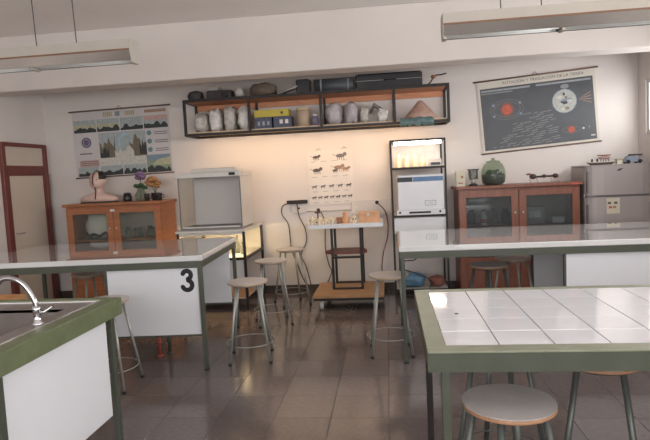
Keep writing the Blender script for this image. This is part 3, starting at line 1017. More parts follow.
# white appliance
ax0, ax1, ay0, ay1, az = .085, .66, 6.79, 7.22, 1.02
t = thing('white_incubator', 'white box appliance with a blue band, inside the metal rack', 'appliance', ((ax0 + ax1) / 2, 7.0, az))
MB().box(ax0, ax1, ay0 - .02, ay1, az, az + .06, c=.006).build('base', 'appliance', t)
MB().box(ax0 + .02, ax1 - .01, ay0, ay1, az + .06, 1.5, c=.008).build('body', 'appliance', t)
MB().box(ax0 + .02, ax0 + .2, ay0 - .004, ay0, 1.42, 1.475).build('band_print', 'dark_print', t)
MB().box(ax0 + .205, ax1 - .015, ay0 - .004, ay0, 1.42, 1.475).build('band_print', 'blue_print', t)
MB().box(ax0 + .15, ax1 - .17, ay0 - .024, ay0 - .02, az + .02, az + .042).build('slot', 'black_print', t)
for x in (ax0 + .04, ax1 - .06):
    MB().lathe([(.014, 0), (.012, .012)], (0, 0, 0), 12).xf(Matrix.Translation((x, ay0 - .02, az + .035)) @ Matrix.Rotation(R(90), 4, 'X')).build('knob', 'dark_print', t)
b = MB()
lx0, lx1, lz0, lz1 = ax0 + .34, ax0 + .47, az + .11, az + .17
for q in ((lx0, lx1, lz0, lz0 + .006), (lx0, lx1, lz1 - .006, lz1), (lx0, lx0 + .006, lz0, lz1), (lx1 - .006, lx1, lz0, lz1), (lx0 + .03, lx1 - .03, lz0 + .026, lz0 + .032)):
    b.box(q[0], q[1], ay0 - .003, ay0, q[2], q[3])
b.build('door_print', 'p_lightbar', t)
# bundles on the bottom shelf of the rack
zb = .115
lump('blue_bag', (.26, 6.98, zb), .15, .13, .09, 'blue_plastic', 5)
tag(bpy.data.objects['blue_bag'], 'crumpled blue plastic bag on the bottom shelf of the rack', 'bag')
lump('rust_cloth', (.55, 6.99, zb), .09, .12, .06, 'rust_cloth', 6)
tag(bpy.data.objects['rust_cloth'], 'rust-coloured cloth bundle beside the blue bag on the rack', 'cloth')
tag(MB().tube(smooth_path([(.36, 7.1, .79), (.35, 7.05, .6), (.3, 6.95, .46), (.16, 6.93, .44), (.12, 6.9, .36), (.26, 6.86, .31), (.4, 6.86, .25), (.5, 6.86, .17), (.45, 6.87, .125)]), .008, 8).build('power_cable', 'cable_dark'),
    'dark cable looping down over the blue bag in the rack', 'cable')

# ================================================================== DISPLAY BENCH WITH HOOD
x0, x1, y0, y1, h = -2.53, -1.70, 6.39, 7.33, .965
t = thing('display_bench', 'black-framed bench with a warmly lit glass compartment', 'bench', ((x0 + x1) / 2, (y0 + y1) / 2, 0))
MB().box(x0 - .01, x1 + .01, y0 - .01, y1 + .01, h - .03, h, c=.004).build('bench_top', 'pale_metal', t)
p = .03
for x in (x0, x1 - p):
    for y in (y0, y1 - p):
        MB().box(x, x + p, y, y + p, 0, h - .03, c=.002).build('post', 'black_steel', t)
b = MB()
for z in (.6,):
    b.box(x0 + p, x1 - p, y0, y0 + p, z, z + .03).box(x0 + p, x1 - p, y1 - p, y1, z, z + .03)
    b.box(x0, x0 + p, y0 + p, y1 - p, z, z + .03).box(x1 - p, x1, y0 + p, y1 - p, z, z + .03)
b.build('middle_frame', 'black_steel', t)
MB().box(x0 + p, x1 - p, y0 + p, y1 - p, .612, .63).build('display_floor', 'paper', t)
MB().box(x0 + p, x1 - p, y1 - .02, y1 - .012, .63, h - .03).build('display_back', 'paper', t)
MB().box(x0 + p, x1 - p, y0 + .012, y0 + .016, .63, h - .03).build('front_pane', 'clear_glass', t)
for x in (x0 + .012, x1 - .016):
    MB().box(x, x + .004, y0 + p, y1 - p, .63, h - .03).build('side_pane', 'clear_glass', t)
MB().box(x0 + p, x1 - p, y0, y0 + .01, h - .058, h - .03).build('top_rail', 'pale_metal', t)
MB().box(x0 + .05, x1 - .05, y0 + .03, y0 + .055, h - .048, h - .03).build('light_strip', 'tube_display', t)
MB().box(x0 + p, x1 - p, y0 + .02, y0 + .035, .35, .6).build('lower_panel', 'white_panel', t)
MB().box(x0 + p, x1 - p, y0 + p, y1 - p, .13, .15).build('lower_shelf', 'pale_wood', t)
for k in range(7):
    x, y = x0 + .12 + .1 * k, 6.68 + .12 * (k % 2)
    t = thing('specimen_bottle', '%s small glass bottle from the left in the lit bench compartment' % ('first', 'second', 'third', 'fourth', 'fifth', 'sixth', 'seventh')[k], 'bottle',
              (x, y, .63), group='bottles in the lit compartment')
    hh = (.14, .2, .12, .17, .15, .21, .13)[k]
    MB().lathe([(.028, 0), (.03, .01), (.03, hh * .55), (.011, hh * .75), (.011, hh)], (x, y, .63), 14).build('body', 'jar_glass', t)
    MB().lathe([(.013, 0), (.013, .018)], (x, y, .63 + hh), 10).build('stopper', 'brown_carved' if k % 2 else 'leaf', t)
t = thing('wooden_box', 'orange wooden box on the low shelf of the lit bench', 'box', (-1.86, 6.58, .15))
MB().box(-2.02, -1.745, 6.43, 6.73, .15, .162).build('box_base', 'orange_wood', t)
for q in ((-2.02, -1.745, 6.43, 6.442), (-2.02, -1.745, 6.718, 6.73), (-2.02, -2.008, 6.442, 6.718), (-1.757, -1.745, 6.442, 6.718)):
    MB().box(*q, .162, .34).build('box_side', 'orange_wood', t)

# fume hood
hx0, hx1, hy0, hy1, hz0, hz1 = -2.5, -1.735, 6.47, 7.0, .965, 1.65
t = thing('fume_hood', 'open-fronted grey metal hood with glass left side on the lit bench', 'fume hood', ((hx0 + hx1) / 2, (hy0 + hy1) / 2, hz0))
MB().box(hx0, hx1, hy0 - .01, hy1, hz0, hz0 + .025, c=.003).build('floor_tray', 'fridge_dark', t)
MB().box(hx0 + .012, hx1 - .012, hy1 - .012, hy1, hz0 + .025, hz1 - .06).build('back_panel', 'hood_inside', t)
MB().box(hx1 - .012, hx1, hy0, hy1, hz0 + .025, hz1 - .06).build('side_panel', 'pale_metal', t)
MB().box(hx0, hx0 + .005, hy0 + .012, hy1 - .012, hz0 + .025, hz1 - .06).build('side_pane', 'cabinet_glass', t)
MB().box(hx0, hx0 + .012, hy1 - .012, hy1, hz0 + .025, hz1 - .06).build('rear_post', 'pale_metal', t)
for x in (hx0, hx1 - .014):
    MB().box(x, x + .014, hy0 - .012, hy0, hz0 + .025, hz1 - .06).build('front_post', 'fridge_dark', t)
tp = MB().box(hx0 - .03, hx1 + .01, hy0 - .02, hy1, hz1 - .06, hz1, c=.006).build('top_housing', 'pale_metal', t)
MB().box(hx1 - .13, hx1 - .055, hy0 - .024, hy0 - .02, hz1 - .045, hz1 - .012).build('display', 'black_print', tp)
MB().box(hx0 + .12, hx1 - .08, hy0 + .15, hy1 - .06, hz1, hz1 + .05, c=.006).build('filter_box', 'pale_metal', t)
MB().box(hx0 + .03, hx1 - .03, hy0 - .008, hy0 + .03, hz0 + .025, hz0 + .04).build('front_sill', 'pale_metal', t)

# ================================================================== TROLLEY AND BONE TABLE
x0, x1, y0, y1 = -.92, -.10, 6.30, 7.1
t = thing('platform_trolley', 'low wooden platform on casters under the bone table', 'trolley', ((x0 + x1) / 2, (y0 + y1) / 2, 0))
MB().box(x0, x1, y0, y1, .135, .17, c=.004).build('platform', 'platform_wood', t)
MB().box(x0 + .01, x1 - .01, y0 + .01, y1 - .01, .105, .135).build('underframe', 'black_steel', t)
for x in (x0 + .1, x1 - .1):
    for y in (y0 + .05, y1 - .05):
        fk = MB().box(x - .022, x + .022, y - .03, y + .03, .09, .105).box(x - .024, x - .02, y - .015, y + .015, .04, .09).box(x + .02, x + .024, y - .015, y + .015, .04, .09).build('caster_fork', 'grey_metal', t)
        MB().lathe([(.04, -.018), (.045, -.012), (.045, .012), (.04, .018)], (0, 0, 0), 16).xf(Matrix.Translation((x, y, .045)) @ Matrix.Rotation(R(90), 4, 'Y')).build('wheel', 'caster_grey', fk)
z0 = .17
t = thing('bone_table', 'narrow black-legged table with white top standing on the wooden trolley', 'table', (-.52, 6.85, z0))
tw0, tw1 = -.965, -.085
MB().box(tw0, tw1, 6.56, 7.2, .915, .965, c=.004).build('top', 'white_panel', t)
lx0, lx1, ly0, ly1 = -.715, -.34, 6.62, 7.05
for x in (lx0, lx1 - .03):
    for y in (ly0, ly1 - .03):
        MB().box(x, x + .03, y, y + .03, z0, .915, c=.002).build('leg', 'black_steel', t)
for z in (z0,):
    for y in (ly0, ly1 - .03):
        MB().box(lx0 + .03, lx1 - .03, y, y + .03, z, z + .02).build('rail', 'black_steel', t)
for x in (lx0, lx1 - .03):
    MB().box(x, x + .03, ly0 + .03, ly1 - .03, .57, .59).build('rail', 'black_steel', t)
MB().box(lx0 + .03, lx1 - .03, ly0, ly0 + .03, .545, .57).build('rail', 'black_steel', t)
MB().prism([(-.8, 6.75), (-.71, 6.66), (-.345, 6.66), (-.29, 6.75), (-.345, 7.0), (-.71, 7.0)], 'z', .59, .625).build('middle_shelf', 'red_wood', t)
zt = .965
rnd = random.Random(11)
for k in range(8):
    x, y = -.925 + .082 * (k % 4) + rnd.uniform(-.003, .003), 6.61 + .13 * (k // 4)
    ds = ('leftmost front', 'second front', 'third front', 'rightmost front', 'leftmost rear', 'second rear', 'third rear', 'rightmost rear')[k]
    t = vt = thing('vertebra', 'cream vertebra on the trolley table, %s one of the bone pile' % ds, 'bone', (x, y, zt), rnd.uniform(-.5, .5), 'cream bones on the trolley table')
    vt.scale = (1.3, 1.5, 2.4)
    MB().lathe([(.016, 0), (.014, .012), (.017, .026)], (0, 0, 0), 12).build('centrum', 'cream_bone', t, False)
    MB().tube([(0, .012, .014), (0, .03, .022), (0, .042, .034)], [.008, .007, .004], 7).build('spine_process', 'cream_bone', t, False)
    for s in (-1, 1):
        MB().tube([(s * .01, .01, .016), (s * .028, .014, .022)], [.007, .004], 7).build('side_process', 'cream_bone', t, False)
t = thing('dark_model', 'small dark knotted model among the cream bones', 'model', (-.885, 6.87, zt))
MB().lathe([(.03, 0), (.03, .01), (.008, .015), (.008, .12)], (-.885, 6.87, zt), 14).build('stand', 'black_steel', t)
MB().torus((-.885, 6.87, zt + .13), .03, .012, 18, 8).xf(Matrix.Identity(4)).build('ring', 'dark_model', t)
MB().ball((-.875, 6.87, zt + .16), .022).build('knob', 'dark_model', t)
t = thing('carved_figure', 'reddish brown carved piece in the middle of the trolley table', 'carving', (-.56, 6.68, zt))
MB().box(-.635, -.575, 6.64, 6.72, zt, zt + .07, c=.008).build('dark_block', 'brown_carved', t)
MB().lathe([(.05, 0), (.045, .03), (.055, .06), (.03, .09), (.035, .12), (.01, .14)], (-.53, 6.68, zt), 14).build('figure', 'orange_wood', t)
t = thing('white_skull', 'small white model with dark eye between carving and wooden box', 'model', (-.42, 6.66, zt))
MB().ball((-.42, 6.67, zt + .045), .035, .045, .045, 12, 8).build('cranium', 'cream_bone', t)
MB().box(-.44, -.4, 6.62, 6.66, zt, zt + .022, c=.004).build('jaw', 'cream_bone', t)
for s in (-1, 1):
    MB().ball((-.42 + s * .014, 6.631, zt + .05), .008, .006, .009, 8, 6).build('eye_socket', 'dark_model', t)
t = thing('wooden_case', 'long light-orange wooden case at the right of the trolley table', 'case', (-.27, 6.7, zt))
MB().box(-.37, -.12, 6.64, 6.76, zt, zt + .1, c=.003).build('case_body', 'orange_wood', t)
MB().box(-.375, -.115, 6.635, 6.765, zt + .1, zt + .125, c=.003).build('case_lid', 'orange_wood', t)
MB().box(-.27, -.24, 6.632, 6.64, zt + .085, zt + .112).build('clasp', 'pale_metal', t)

# ================================================================== THE WALL SHELF
x0, x1, y0, y1, z0, z1 = -2.535, .765, 6.9, 7.38, 2.118, 2.575
t = thing('hanging_shelf', 'long dark-framed wall shelf with wooden boards, full of things', 'shelf', ((x0 + x1) / 2, (y0 + y1) / 2, z0))
p = .032
xs = [x0, -1.705, -.805, .09, x1 - p]
for x in xs:
    for y in (y0, y1 - p):
        MB().box(x, x + p, y, y + p, z0, z1, c=.002).build('post', 'black_steel', t)
for z in (z0, z1 - p):
    for y in (y0, y1 - p) if z == z0 else (y0,):
        for a, c in zip(xs[:-1], xs[1:]):
            MB().box(a + p, c, y, y + p, z, z + p).build('rail', 'black_steel', t)
    for x in (x0, x1 - p):
        MB().box(x, x + p, y0 + p, y1 - p, z, z + p).build('cross_rail', 'black_steel', t)
MB().box(x0 + p, x1 - p, y0 + p, y1 - p, z0 + .028, z0 + .05).build('bottom_board', 'pale_wood', t)
MB().box(x0 + p, x1 - p, y0 + p, y1, z1 - .03, z1).build('top_board', 'shelf_wood', t)
for a, c in zip(xs[:-1], xs[1:]):
    MB().box(a + p, c, y1 - .018, y1, z1 - .1, z1 - .03).build('back_plank', 'shelf_wood', t)
ls = thing('under_shelf_light', 'slim warm light strip fixed beneath the wall shelf', 'light', (-.75, 7.1, z0))
MB().box(-2.4, .5, y0 + p + .003, y0 + p + .04, z0 + .016, z0 + .028).build('housing', 'lamp_white', ls)
MB().box(-2.38, .48, y0 + p + .008, y0 + p + .036, z0 + .008, z0 + .016).build('diffuser', 'tube_warm', ls)
zs = z0 + .05
SB = [('grey_bag', -2.35, 7.08, .095, .12, .12, 'grey_bag', 'leftmost clear bag on the wall shelf'), ('grey_bag', -2.155, 7.06, .08, .1, .145, 'white_bag', 'whitish round bag in the first bay of the wall shelf'),
      ('grey_bag', -1.97, 7.08, .082, .12, .155, 'grey_bag', 'tall grey bag third from the left on the wall shelf'), ('grey_bag', -1.795, 7.06, .07, .1, .15, 'white_bag', 'whitish bag against the second post of the wall shelf'),
      ('purple_bag', -.64, 7.08, .105, .12, .135, 'purple_bag', 'purplish bag at the left of the third shelf bay'), ('purple_bag', -.42, 7.08, .09, .1, .13, 'purple_bag', 'purplish bag second in the third shelf bay'),
      ('white_bag', -.26, 7.01, .055, .06, .1, 'grey_bag', 'grey crumpled bag in front of the folded paper on the shelf'),
      ('white_bag', -.04, 7.02, .07, .055, .08, 'white_bag', 'pale crumpled bag right of the black lid on the shelf')]
SB += [('white_bag', -2.25, 7.29, .1, .045, .15, 'white_bag', 'whitish bag at the back of the first shelf bay, left one'), ('white_bag', -2.03, 7.29, .09, .045, .16, 'grey_bag', 'grey bag at the back of the first shelf bay, right one'),
       ('purple_bag', -.53, 7.29, .12, .05, .13, 'white_bag', 'pale bag at the back of the third shelf bay')]
for k, (nm, x, y, rx, ry, rz, m, lb) in enumerate(SB):
    tag(lump(nm, (x, y, zs), rx, ry, rz, m, 20 + k, jit=.2), lb, 'bag')
# second bay
t = thing('navy_box', 'dark blue box with white marks below the yellow box, left one', 'box', (-1.53, 7.03, zs))
MB().box(-1.64, -1.42, 6.97, 7.15, zs, zs + .14, c=.004).build('box_body', 'navy_box', t)
for k in range(3):
    MB().box(-1.6 + .06 * k, -1.57 + .06 * k, 6.966, 6.97, zs + .04, zs + .09).build('white_mark', 'p_lightbar', t)
t = thing('navy_box', 'dark blue box with white marks below the yellow box, right one', 'box', (-1.28, 7.03, zs))
MB().box(-1.4, -1.17, 6.97, 7.15, zs, zs + .14, c=.004).build('box_body', 'navy_box', t)
for k in range(2):
    MB().box(-1.32 + .07 * k, -1.28 + .07 * k, 6.966, 6.97, zs + .05, zs + .1).build('white_mark', 'paper', t)
t = thing('yellow_box', 'flat yellow box on top of the dark blue boxes on the shelf', 'box', (-1.42, 7.05, zs + .14))
MB().box(-1.64, -1.2, 6.96, 7.16, zs + .14, zs + .23, c=.004).build('box_body', 'yellow_card', t)
MB().box(-1.3, -1.27, 6.956, 6.96, zs + .17, zs + .2).build('dark_spot', 'dark_print', t)
t = thing('beige_canister', 'tall beige canister beside the dark blue boxes on the shelf', 'canister', (-1.03, 7.06, zs))
MB().lathe([(.085, 0), (.085, .2), (.08, .205)], (-1.03, 7.06, zs), 20).build('body', 'beige_tin', t)
MB().lathe([(.088, 0), (.088, .03), (.07, .035)], (-1.03, 7.06, zs + .205), 20).build('lid', 'pale_wood', t)
t = thing('small_jar', 'small purple-grey jar right of the beige canister', 'jar', (-.88, 7.02, zs))
MB().lathe([(.045, 0), (.05, .1), (.03, .12)], (-.88, 7.02, zs), 16).build('body', 'purple_box', t)
MB().lathe([(.034, 0), (.034, .025)], (-.88, 7.02, zs + .12), 14).build('lid', 'paper', t)
# third bay: folded paper and black lid
t = thing('folded_paper', 'sheet of white paper folded like a roof in the third shelf bay', 'paper', (-.1, 7.2, zs))
MB().prism([(-.3, zs), (-.295, zs), (-.14, zs + .26), (.02, zs + .14), (.02, zs + .135), (-.14, zs + .25)], 'y', 7.1, 7.3).build('paper_sheet', 'paper', t)
MB().prism([(-.2, zs + .12), (-.14, zs + .215), (-.05, zs + .15), (-.06, zs + .14), (-.14, zs + .19), (-.18, zs + .12)], 'y', 7.06, 7.1).build('black_edge', 'dark_stuff', t)
MB().box(-.3, .02, 7.1, 7.3, zs, zs + .006).build('base_card', 'paper', t)
# fourth bay
t = thing('volcano_model', 'brown cone-shaped volcano model at the right end of the shelf', 'model', (.42, 7.12, zs))
MB().lathe([(.23, .012), (.155, .095), (.09, .165), (.03, .235), (.012, .245)], (.43, 7.12, zs), 14, sy=.85).build('cone', 'cone_brown', t)
MB().box(.2, .66, 6.94, 7.31, zs, zs + .012).build('base_board', 'pale_wood', t)
tb = MB()
rnd = random.Random(4)
nx = 14
top, bot = [], []
for k in range(nx + 1):
    x = .17 + .4 * k / nx
    top.append((x, 6.935 + rnd.uniform(-.004, .004), zs + .02 + rnd.uniform(-.015, .02)))
    bot.append((x, 6.885 + rnd.uniform(-.008, .004), z0 - .03 + rnd.uniform(-.015, .02)))
mid = [(a[0], 6.875 + rnd.uniform(-.006, .004), z0 + .055 + rnd.uniform(-.01, .02)) for a in top]
bk = [(a[0], a[1] + .03, a[2] - .02) for a in top]
bk2 = [(b_[0], b_[1] + .012, b_[2]) for b_ in bot]
rows = [bk, top, mid, bot, bk2]
tb.add([p_ for r_ in rows for p_ in r_], [(i * (nx + 1) + k, i * (nx + 1) + k + 1, (i + 1) * (nx + 1) + k + 1, (i + 1) * (nx + 1) + k) for i in range(4) for k in range(nx)], 0, True)
tag(tb.build('teal_bag', 'teal_bag'), 'teal plastic bag hanging over the shelf edge below the volcano model', 'bag')
# on top of the shelf
zt = z1
tag(lump('dark_bundle', (-2.42, 7.1, zt), .09, .1, .065, 'dark_stuff', 40), 'small dark bundle at the left end of the shelf top', 'bundle')
t = thing('projector', 'black projector with round lens on the left of the shelf top', 'projector', (-2.1, 7.1, zt))
MB().box(-2.25, -1.93, 7.0, 7.25, zt, zt + .11, c=.01).build('case', 'dark_stuff', t)
MB().box(-2.23, -2.1, 7.0, 7.2, zt + .11, zt + .165, c=.006).build('hump', 'grey_metal', t)
MB().lathe([(.035, 0), (.035, .03), (.025, .035)], (0, 0, 0), 16).xf(Matrix.Translation((-2.0, 7.0, zt + .05)) @ Matrix.Rotation(R(90), 4, 'X')).build('lens', 'black_steel', t)
tag(lump('grey_bundle', (-1.84, 7.1, zt), .06, .1, .07, 'grey_bag', 41), 'small grey bag right of the black projector on the shelf', 'bundle')
tag(lump('brown_bundle', (-1.53, 7.12, zt), .165, .14, .085, 'brown_cloth', 42), 'brown cloth bundle on the shelf top right of the projector', 'bundle')
t = thing('folded_tripod', 'black folded tripod lying on the shelf top beside the cloth bundle', 'tripod', (-1.15, 7.1, zt))
for k in range(3):
    MB().tube([(-1.34, 7.0 + .05 * k, zt + .016), (-1.0, 7.06 + .03 * k, zt + .13)], .016, 8).build('leg', 'black_case' if k else 'grey_metal', t)
MB().box(-1.1, -.93, 7.03, 7.17, zt, zt + .18, c=.01).build('head', 'black_case', t)
b = MB().tube([(-.88, 7.12, zt + .09), (-.38, 7.12, zt + .09)], .09, 18)
t = thing('slate_roll', 'dark slate-grey roll lying on the shelf, left of the black case', 'roll', (-.63, 7.12, zt))
b.build('roll', 'slate_roll', t)
for x in (-.8, -.46):
    MB().tube([(x, 7.12, zt + .092), (x + .02, 7.12, zt + .092)], .092, 18).build('band', 'p_lightbar', t)
t = thing('long_case', 'long black instrument case on the right of the shelf top', 'case', (.05, 7.12, zt))
MB().box(-.36, .46, 7.02, 7.22, zt, zt + .19, c=.02).build('case_body', 'black_case', t)
MB().box(-.36, .46, 7.018, 7.02, zt + .1, zt + .105).build('seam', 'grey_metal', t)
MB().tube(smooth_path([(0, 7.02, zt + .1), (.02, 6.99, zt + .1), (.12, 6.99, zt + .1), (.14, 7.02, zt + .1)], 4), .008, 6).build('handle', 'black_steel', t)
t = thing('branch_piece', 'twisted bit of wire and wood at the right end of the shelf top', 'branch', (.62, 7.15, zt))
MB().tube(smooth_path([(.5, 7.15, zt + .012), (.56, 7.14, zt + .05), (.62, 7.16, zt + .13), (.7, 7.15, zt + .14), (.76, 7.14, zt + .15)]), .009, 7).build('stem', 'dark_model', t)
MB().ball((.6, 7.15, zt + .12), .03, .025, .025, 10, 6).build('knot', 'brown_carved', t)
MB().lathe([(.03, 0), (.03, .012)], (.5, 7.15, zt), 12).build('foot', 'dark_model', t)


# ================================================================== WALL CHARTS
class Print:
    """flat print laid out on a sheet: u to the right, v downwards, both 0..1"""

    def __init__(s, w, h, lift=.0012):
        s.b, s.w, s.h, s.mats, s.n, s.lift = MB(), w, h, [], 0, lift

    def mi(s, m):
        if m not in s.mats:
            s.mats.append(m)
        return s.mats.index(m)

    def P(s, u, v):
        s_ = s.lift + .00006 * s.n
        return (s.w * (u - .5), -s_, s.h * (.5 - v))

    def poly(s, uv, m):
        s.n += 1
        s.b.add([s.P(*q) for q in uv], [tuple(range(len(uv)))], s.mi(m))

    def rect(s, u0, v0, u1, v1, m):
        s.poly([(u0, v0), (u1, v0), (u1, v1), (u0, v1)], m)

    def disc(s, u, v, r, m, ry=None, n=18):
        ry = r if ry is None else ry
        s.poly([(u + r / s.w * math.cos(2 * PI * k / n), v + ry / s.h * math.sin(2 * PI * k / n)) for k in range(n)], m)

    def ring(s, u, v, rx, ry, t, m, a0=0, a1=360, n=28):
        for k in range(n):
            s.n += 0 if k else 1
            q = []
            for a, rr in ((k, 1), (k + 1, 1), (k + 1, 0), (k, 0)):
                an = R(a0 + (a1 - a0) * a / n)
                q.append(s.P(u + (rx + t * rr) / s.w * math.cos(an), v + (ry + t * rr) / s.h * math.sin(an)))
            s.b.add(q, [(0, 1, 2, 3)], s.mi(m))

    def ridge(s, u0, u1, v0, v1, m, seed, n=10):
        rnd = random.Random(seed)
        s.poly([(u0, v1)] + [(u0 + (u1 - u0) * k / n, v0 + (v1 - v0) * rnd.uniform(0, .7)) for k in range(n + 1)] + [(u1, v1)], m)


def text_mesh(body, size, name, material, parent, loc):
    cu = bpy.data.curves.new(name, 'FONT')
    cu.body, cu.size, cu.align_x, cu.align_y = body, size, 'CENTER', 'CENTER'
    cu.resolution_u = 2
    ob = bpy.data.objects.new(name, cu)
    COL.objects.link(ob)
    dg = bpy.context.evaluated_depsgraph_get()
    me = bpy.data.meshes.new_from_object(ob.evaluated_get(dg))
    bpy.data.objects.remove(ob)
    me.materials.clear()
    me.materials.append(MATS[material])
    o = bpy.data.objects.new(name, me)
    COL.objects.link(o)
    o.parent = parent
    o.rotation_euler = (R(90), 0, 0)
    o.location = loc
    return o


def chart(name, label, cx, cz, w, h, rot, sheet, rod=True):
    t = thing(name, label, 'poster', (cx, YB - .012, cz))
    t.rotation_euler = (0, -R(rot), 0)
    MB().box(-w / 2, w / 2, -.0008, .0008, -h / 2, h / 2).build('sheet', sheet, t, False)
    if rod:
        MB().tube([(-w / 2 - .04, 0, h / 2 + .006), (w / 2 + .04, 0, h / 2 + .006)], .0105, 8).build('top_rod', 'rod_wood', t, False)
        MB().tube([(-w / 2 - .02, 0, -h / 2 - .004), (w / 2 + .02, 0, -h / 2 - .004)], .009, 8).build('bottom_rod', 'rod_wood', t, False)
        MB().tube([(-.03, 0, h / 2 + .016), (0, 0, h / 2 + .05), (.03, 0, h / 2 + .016)], .003, 6).build('hanger', 'cable_dark', t, False)
    return t


# landscape poster, left
W, H_ = 1.38, .90
t = chart('landscape_poster', 'wall chart of landscape pictures with a purple disc above the left cabinet', -3.61, 2.135, W, H_, .8, 'poster_white')
pr = Print(W, H_)
for k, (u0, u1) in enumerate(((.01, .245), (.255, .49), (.5, .735), (.745, .99))):
    pr.rect(u0, .13, u1, .31, 'p_yellow' if k < 2 else 'p_sky')
    pr.rect(u0, .13, u1, .2, 'p_sky' if k != 3 else 'p_pink')
    pr.ridge(u0, u1, .22, .32, 'p_dark', k)
for u, w_, m in ((.33, .1, 'p_mustard'), (.455, .05, 'p_teal'), (.56, .1, 'p_mustard')):
    for q in range(5):
        pr.rect(u + w_ * q / 5, .03, u + w_ * (q + .75) / 5, .1, m)
pr.rect(.76, .04, .98, .085, 'p_ink2')
pr.disc(.13, .47, .072, 'p_purple')
pr.ring(.13, .47, .04, .04, .012, 'p_lightbar')
pr.rect(.05, .63, .18, .65, 'p_text')
pr.rect(.04, .74, .25, .84, 'p_pink')
for q in range(3):
    pr.rect(.05, .755 + .028 * q, .24, .767 + .028 * q, 'p_text')
pr.rect(.265, .34, .755, .74, 'p_sky')
pr.ridge(.265, .43, .37, .72, 'p_brown', 11)
pr.ridge(.58, .755, .38, .72, 'p_brown', 12)
pr.ridge(.265, .36, .55, .74, 'p_dark', 13)
pr.ridge(.68, .755, .45, .7, 'p_dark', 14)
pr.ridge(.42, .62, .55, .72, 'p_cloud', 17)
pr.ring(.55, .55, .1, .14, .026, 'p_arc', 175, 275)
pr.rect(.265, .72, .755, .83, 'p_cloud')
for k in range(3):
    pr.disc(.79, .39 + .125 * k, .034, 'p_teal')
    for q in range(2):
        pr.rect(.845, .375 + .125 * k + .03 * q, .98, .387 + .125 * k + .03 * q, 'p_text')
for k, (u0, u1) in enumerate(((.02, .24), (.26, .49), (.5, .735))):
    pr.rect(u0, .84, u1, .985, 'p_sky')
    pr.ridge(u0, u1, .89, .985, 'p_dark', 20 + k)
pr.rect(.745, .72, .99, .985, 'p_green')
pr.rect(.745, .72, .99, .8, 'p_blue')
pr.poly([(.85, .8), (.99, .76), (.99, .88), (.8, .88)], 'p_yellow')
pr.ridge(.745, .99, .87, .985, 'p_dark', 30)
pr.b.build('print', pr.mats, t, False)

# space poster, right
W, H_ = 1.43, .90
t = chart('space_poster', 'dark space wall chart with red sun and Earth above the right cabinet', 1.90, 2.215, W, H_, 3.7, 'poster_border')
pr = Print(W, H_)
pr.rect(.022, .1, .978, .965, 'poster_slate')
pr.rect(.03, .125, .45, .15, 'p_lightbar')
pr.rect(.03, .165, .3, .18, 'p_line')
pr.rect(.5, .125, .96, .15, 'p_lightbar')
for rx, ry in ((.2, .12), (.16, .09)):
    pr.ring(.24, .42, rx, ry, .006, 'p_orbit')
pr.disc(.24, .42, .085, 'p_halo')
pr.disc(.24, .42, .06, 'p_red')
for a in (35, 145, 215, 325):
    pr.disc(.24 + .2 / W * math.cos(R(a)), .42 + .12 / H_ * math.sin(R(a)), .018, 'p_blue')
pr.disc(.73, .40, .15, 'p_blue')
pr.disc(.73, .40, .142, 'p_earth')
rnd = random.Random(5)
for k in range(16):
    a, rr = rnd.uniform(0, 6.28), rnd.uniform(0, .1)
    pr.disc(.73 + rr / W * math.cos(a), .4 + rr / H_ * math.sin(a), rnd.uniform(.012, .035), ('p_cloud', 'p_land', 'p_blue', 'p_dark')[k % 4], rnd.uniform(.01, .022), 9)
for s in (-1, 1):
    for k in range(4):
        pr.poly([(.845, .40 + .004 * s), (.955, .38 + .05 * (k - 1.5)), (.956, .39 + .05 * (k - 1.5))], 'p_ink2')
pr.disc(.74, .2, .05, 'p_line', .028)
pr.ring(.77, .8, .11, .03, .005, 'p_orbit')
pr.disc(.77, .8, .05, 'p_halo')
pr.disc(.77, .8, .035, 'p_red')
pr.disc(.87, .8, .014, 'p_cloud')
pr.disc(.92, .79, .009, 'p_lightbar')
pr.rect(.93, .9, .965, .92, 'p_cloud')
for k in range(15):
    v_ = .5 + .03 * k
    u_ = .38 - .019 * k + rnd.uniform(-.03, .03)
    while u_ < .62:
        l_ = rnd.uniform(.03, .1)
        if u_ > .06 and rnd.random() < .75:
            pr.poly([(u_, v_ + .012), (u_ + l_, v_), (u_ + l_, v_ + .009), (u_, v_ + .02)], 'p_line')
        u_ += l_ + .02
pr.b.build('print', pr.mats, t, False)
text_mesh('ROTACIÓN Y TRASLACIÓN DE LA TIERRA', .052, 'title_lettering', 'p_ink', t, (.09, -.002, H_ / 2 - .045))

# animal chart, centre
W, H_ = .60, .72
t = chart('animal_chart', 'white chart of small animal drawings on the wall above the trolley', -.755, 1.52, W, H_, 1.0, 'chart_cream', rod=False)
pr = Print(W, H_)
rnd = random.Random(9)


def critter(u, v, s, m, legs=4):
    pr.disc(u, v, s, m, s * .42, 12)
    pr.disc(u + s * 1.0 / W, v - s * .3 / H_, s * .42, m, None, 9)
    for k in range(legs):
        a = u + s * (-.7 + 1.4 * k / max(1, legs - 1)) / W
        pr.poly([(a - .008, v), (a + .008, v), (a + .012, v + s * .95 / H_), (a, v + s * .95 / H_)], m)
    pr.poly([(u - s * .8 / W, v), (u - s * 1.7 / W, v - s * .5 / H_), (u - s * 1.5 / W, v - s * .2 / H_)], m)


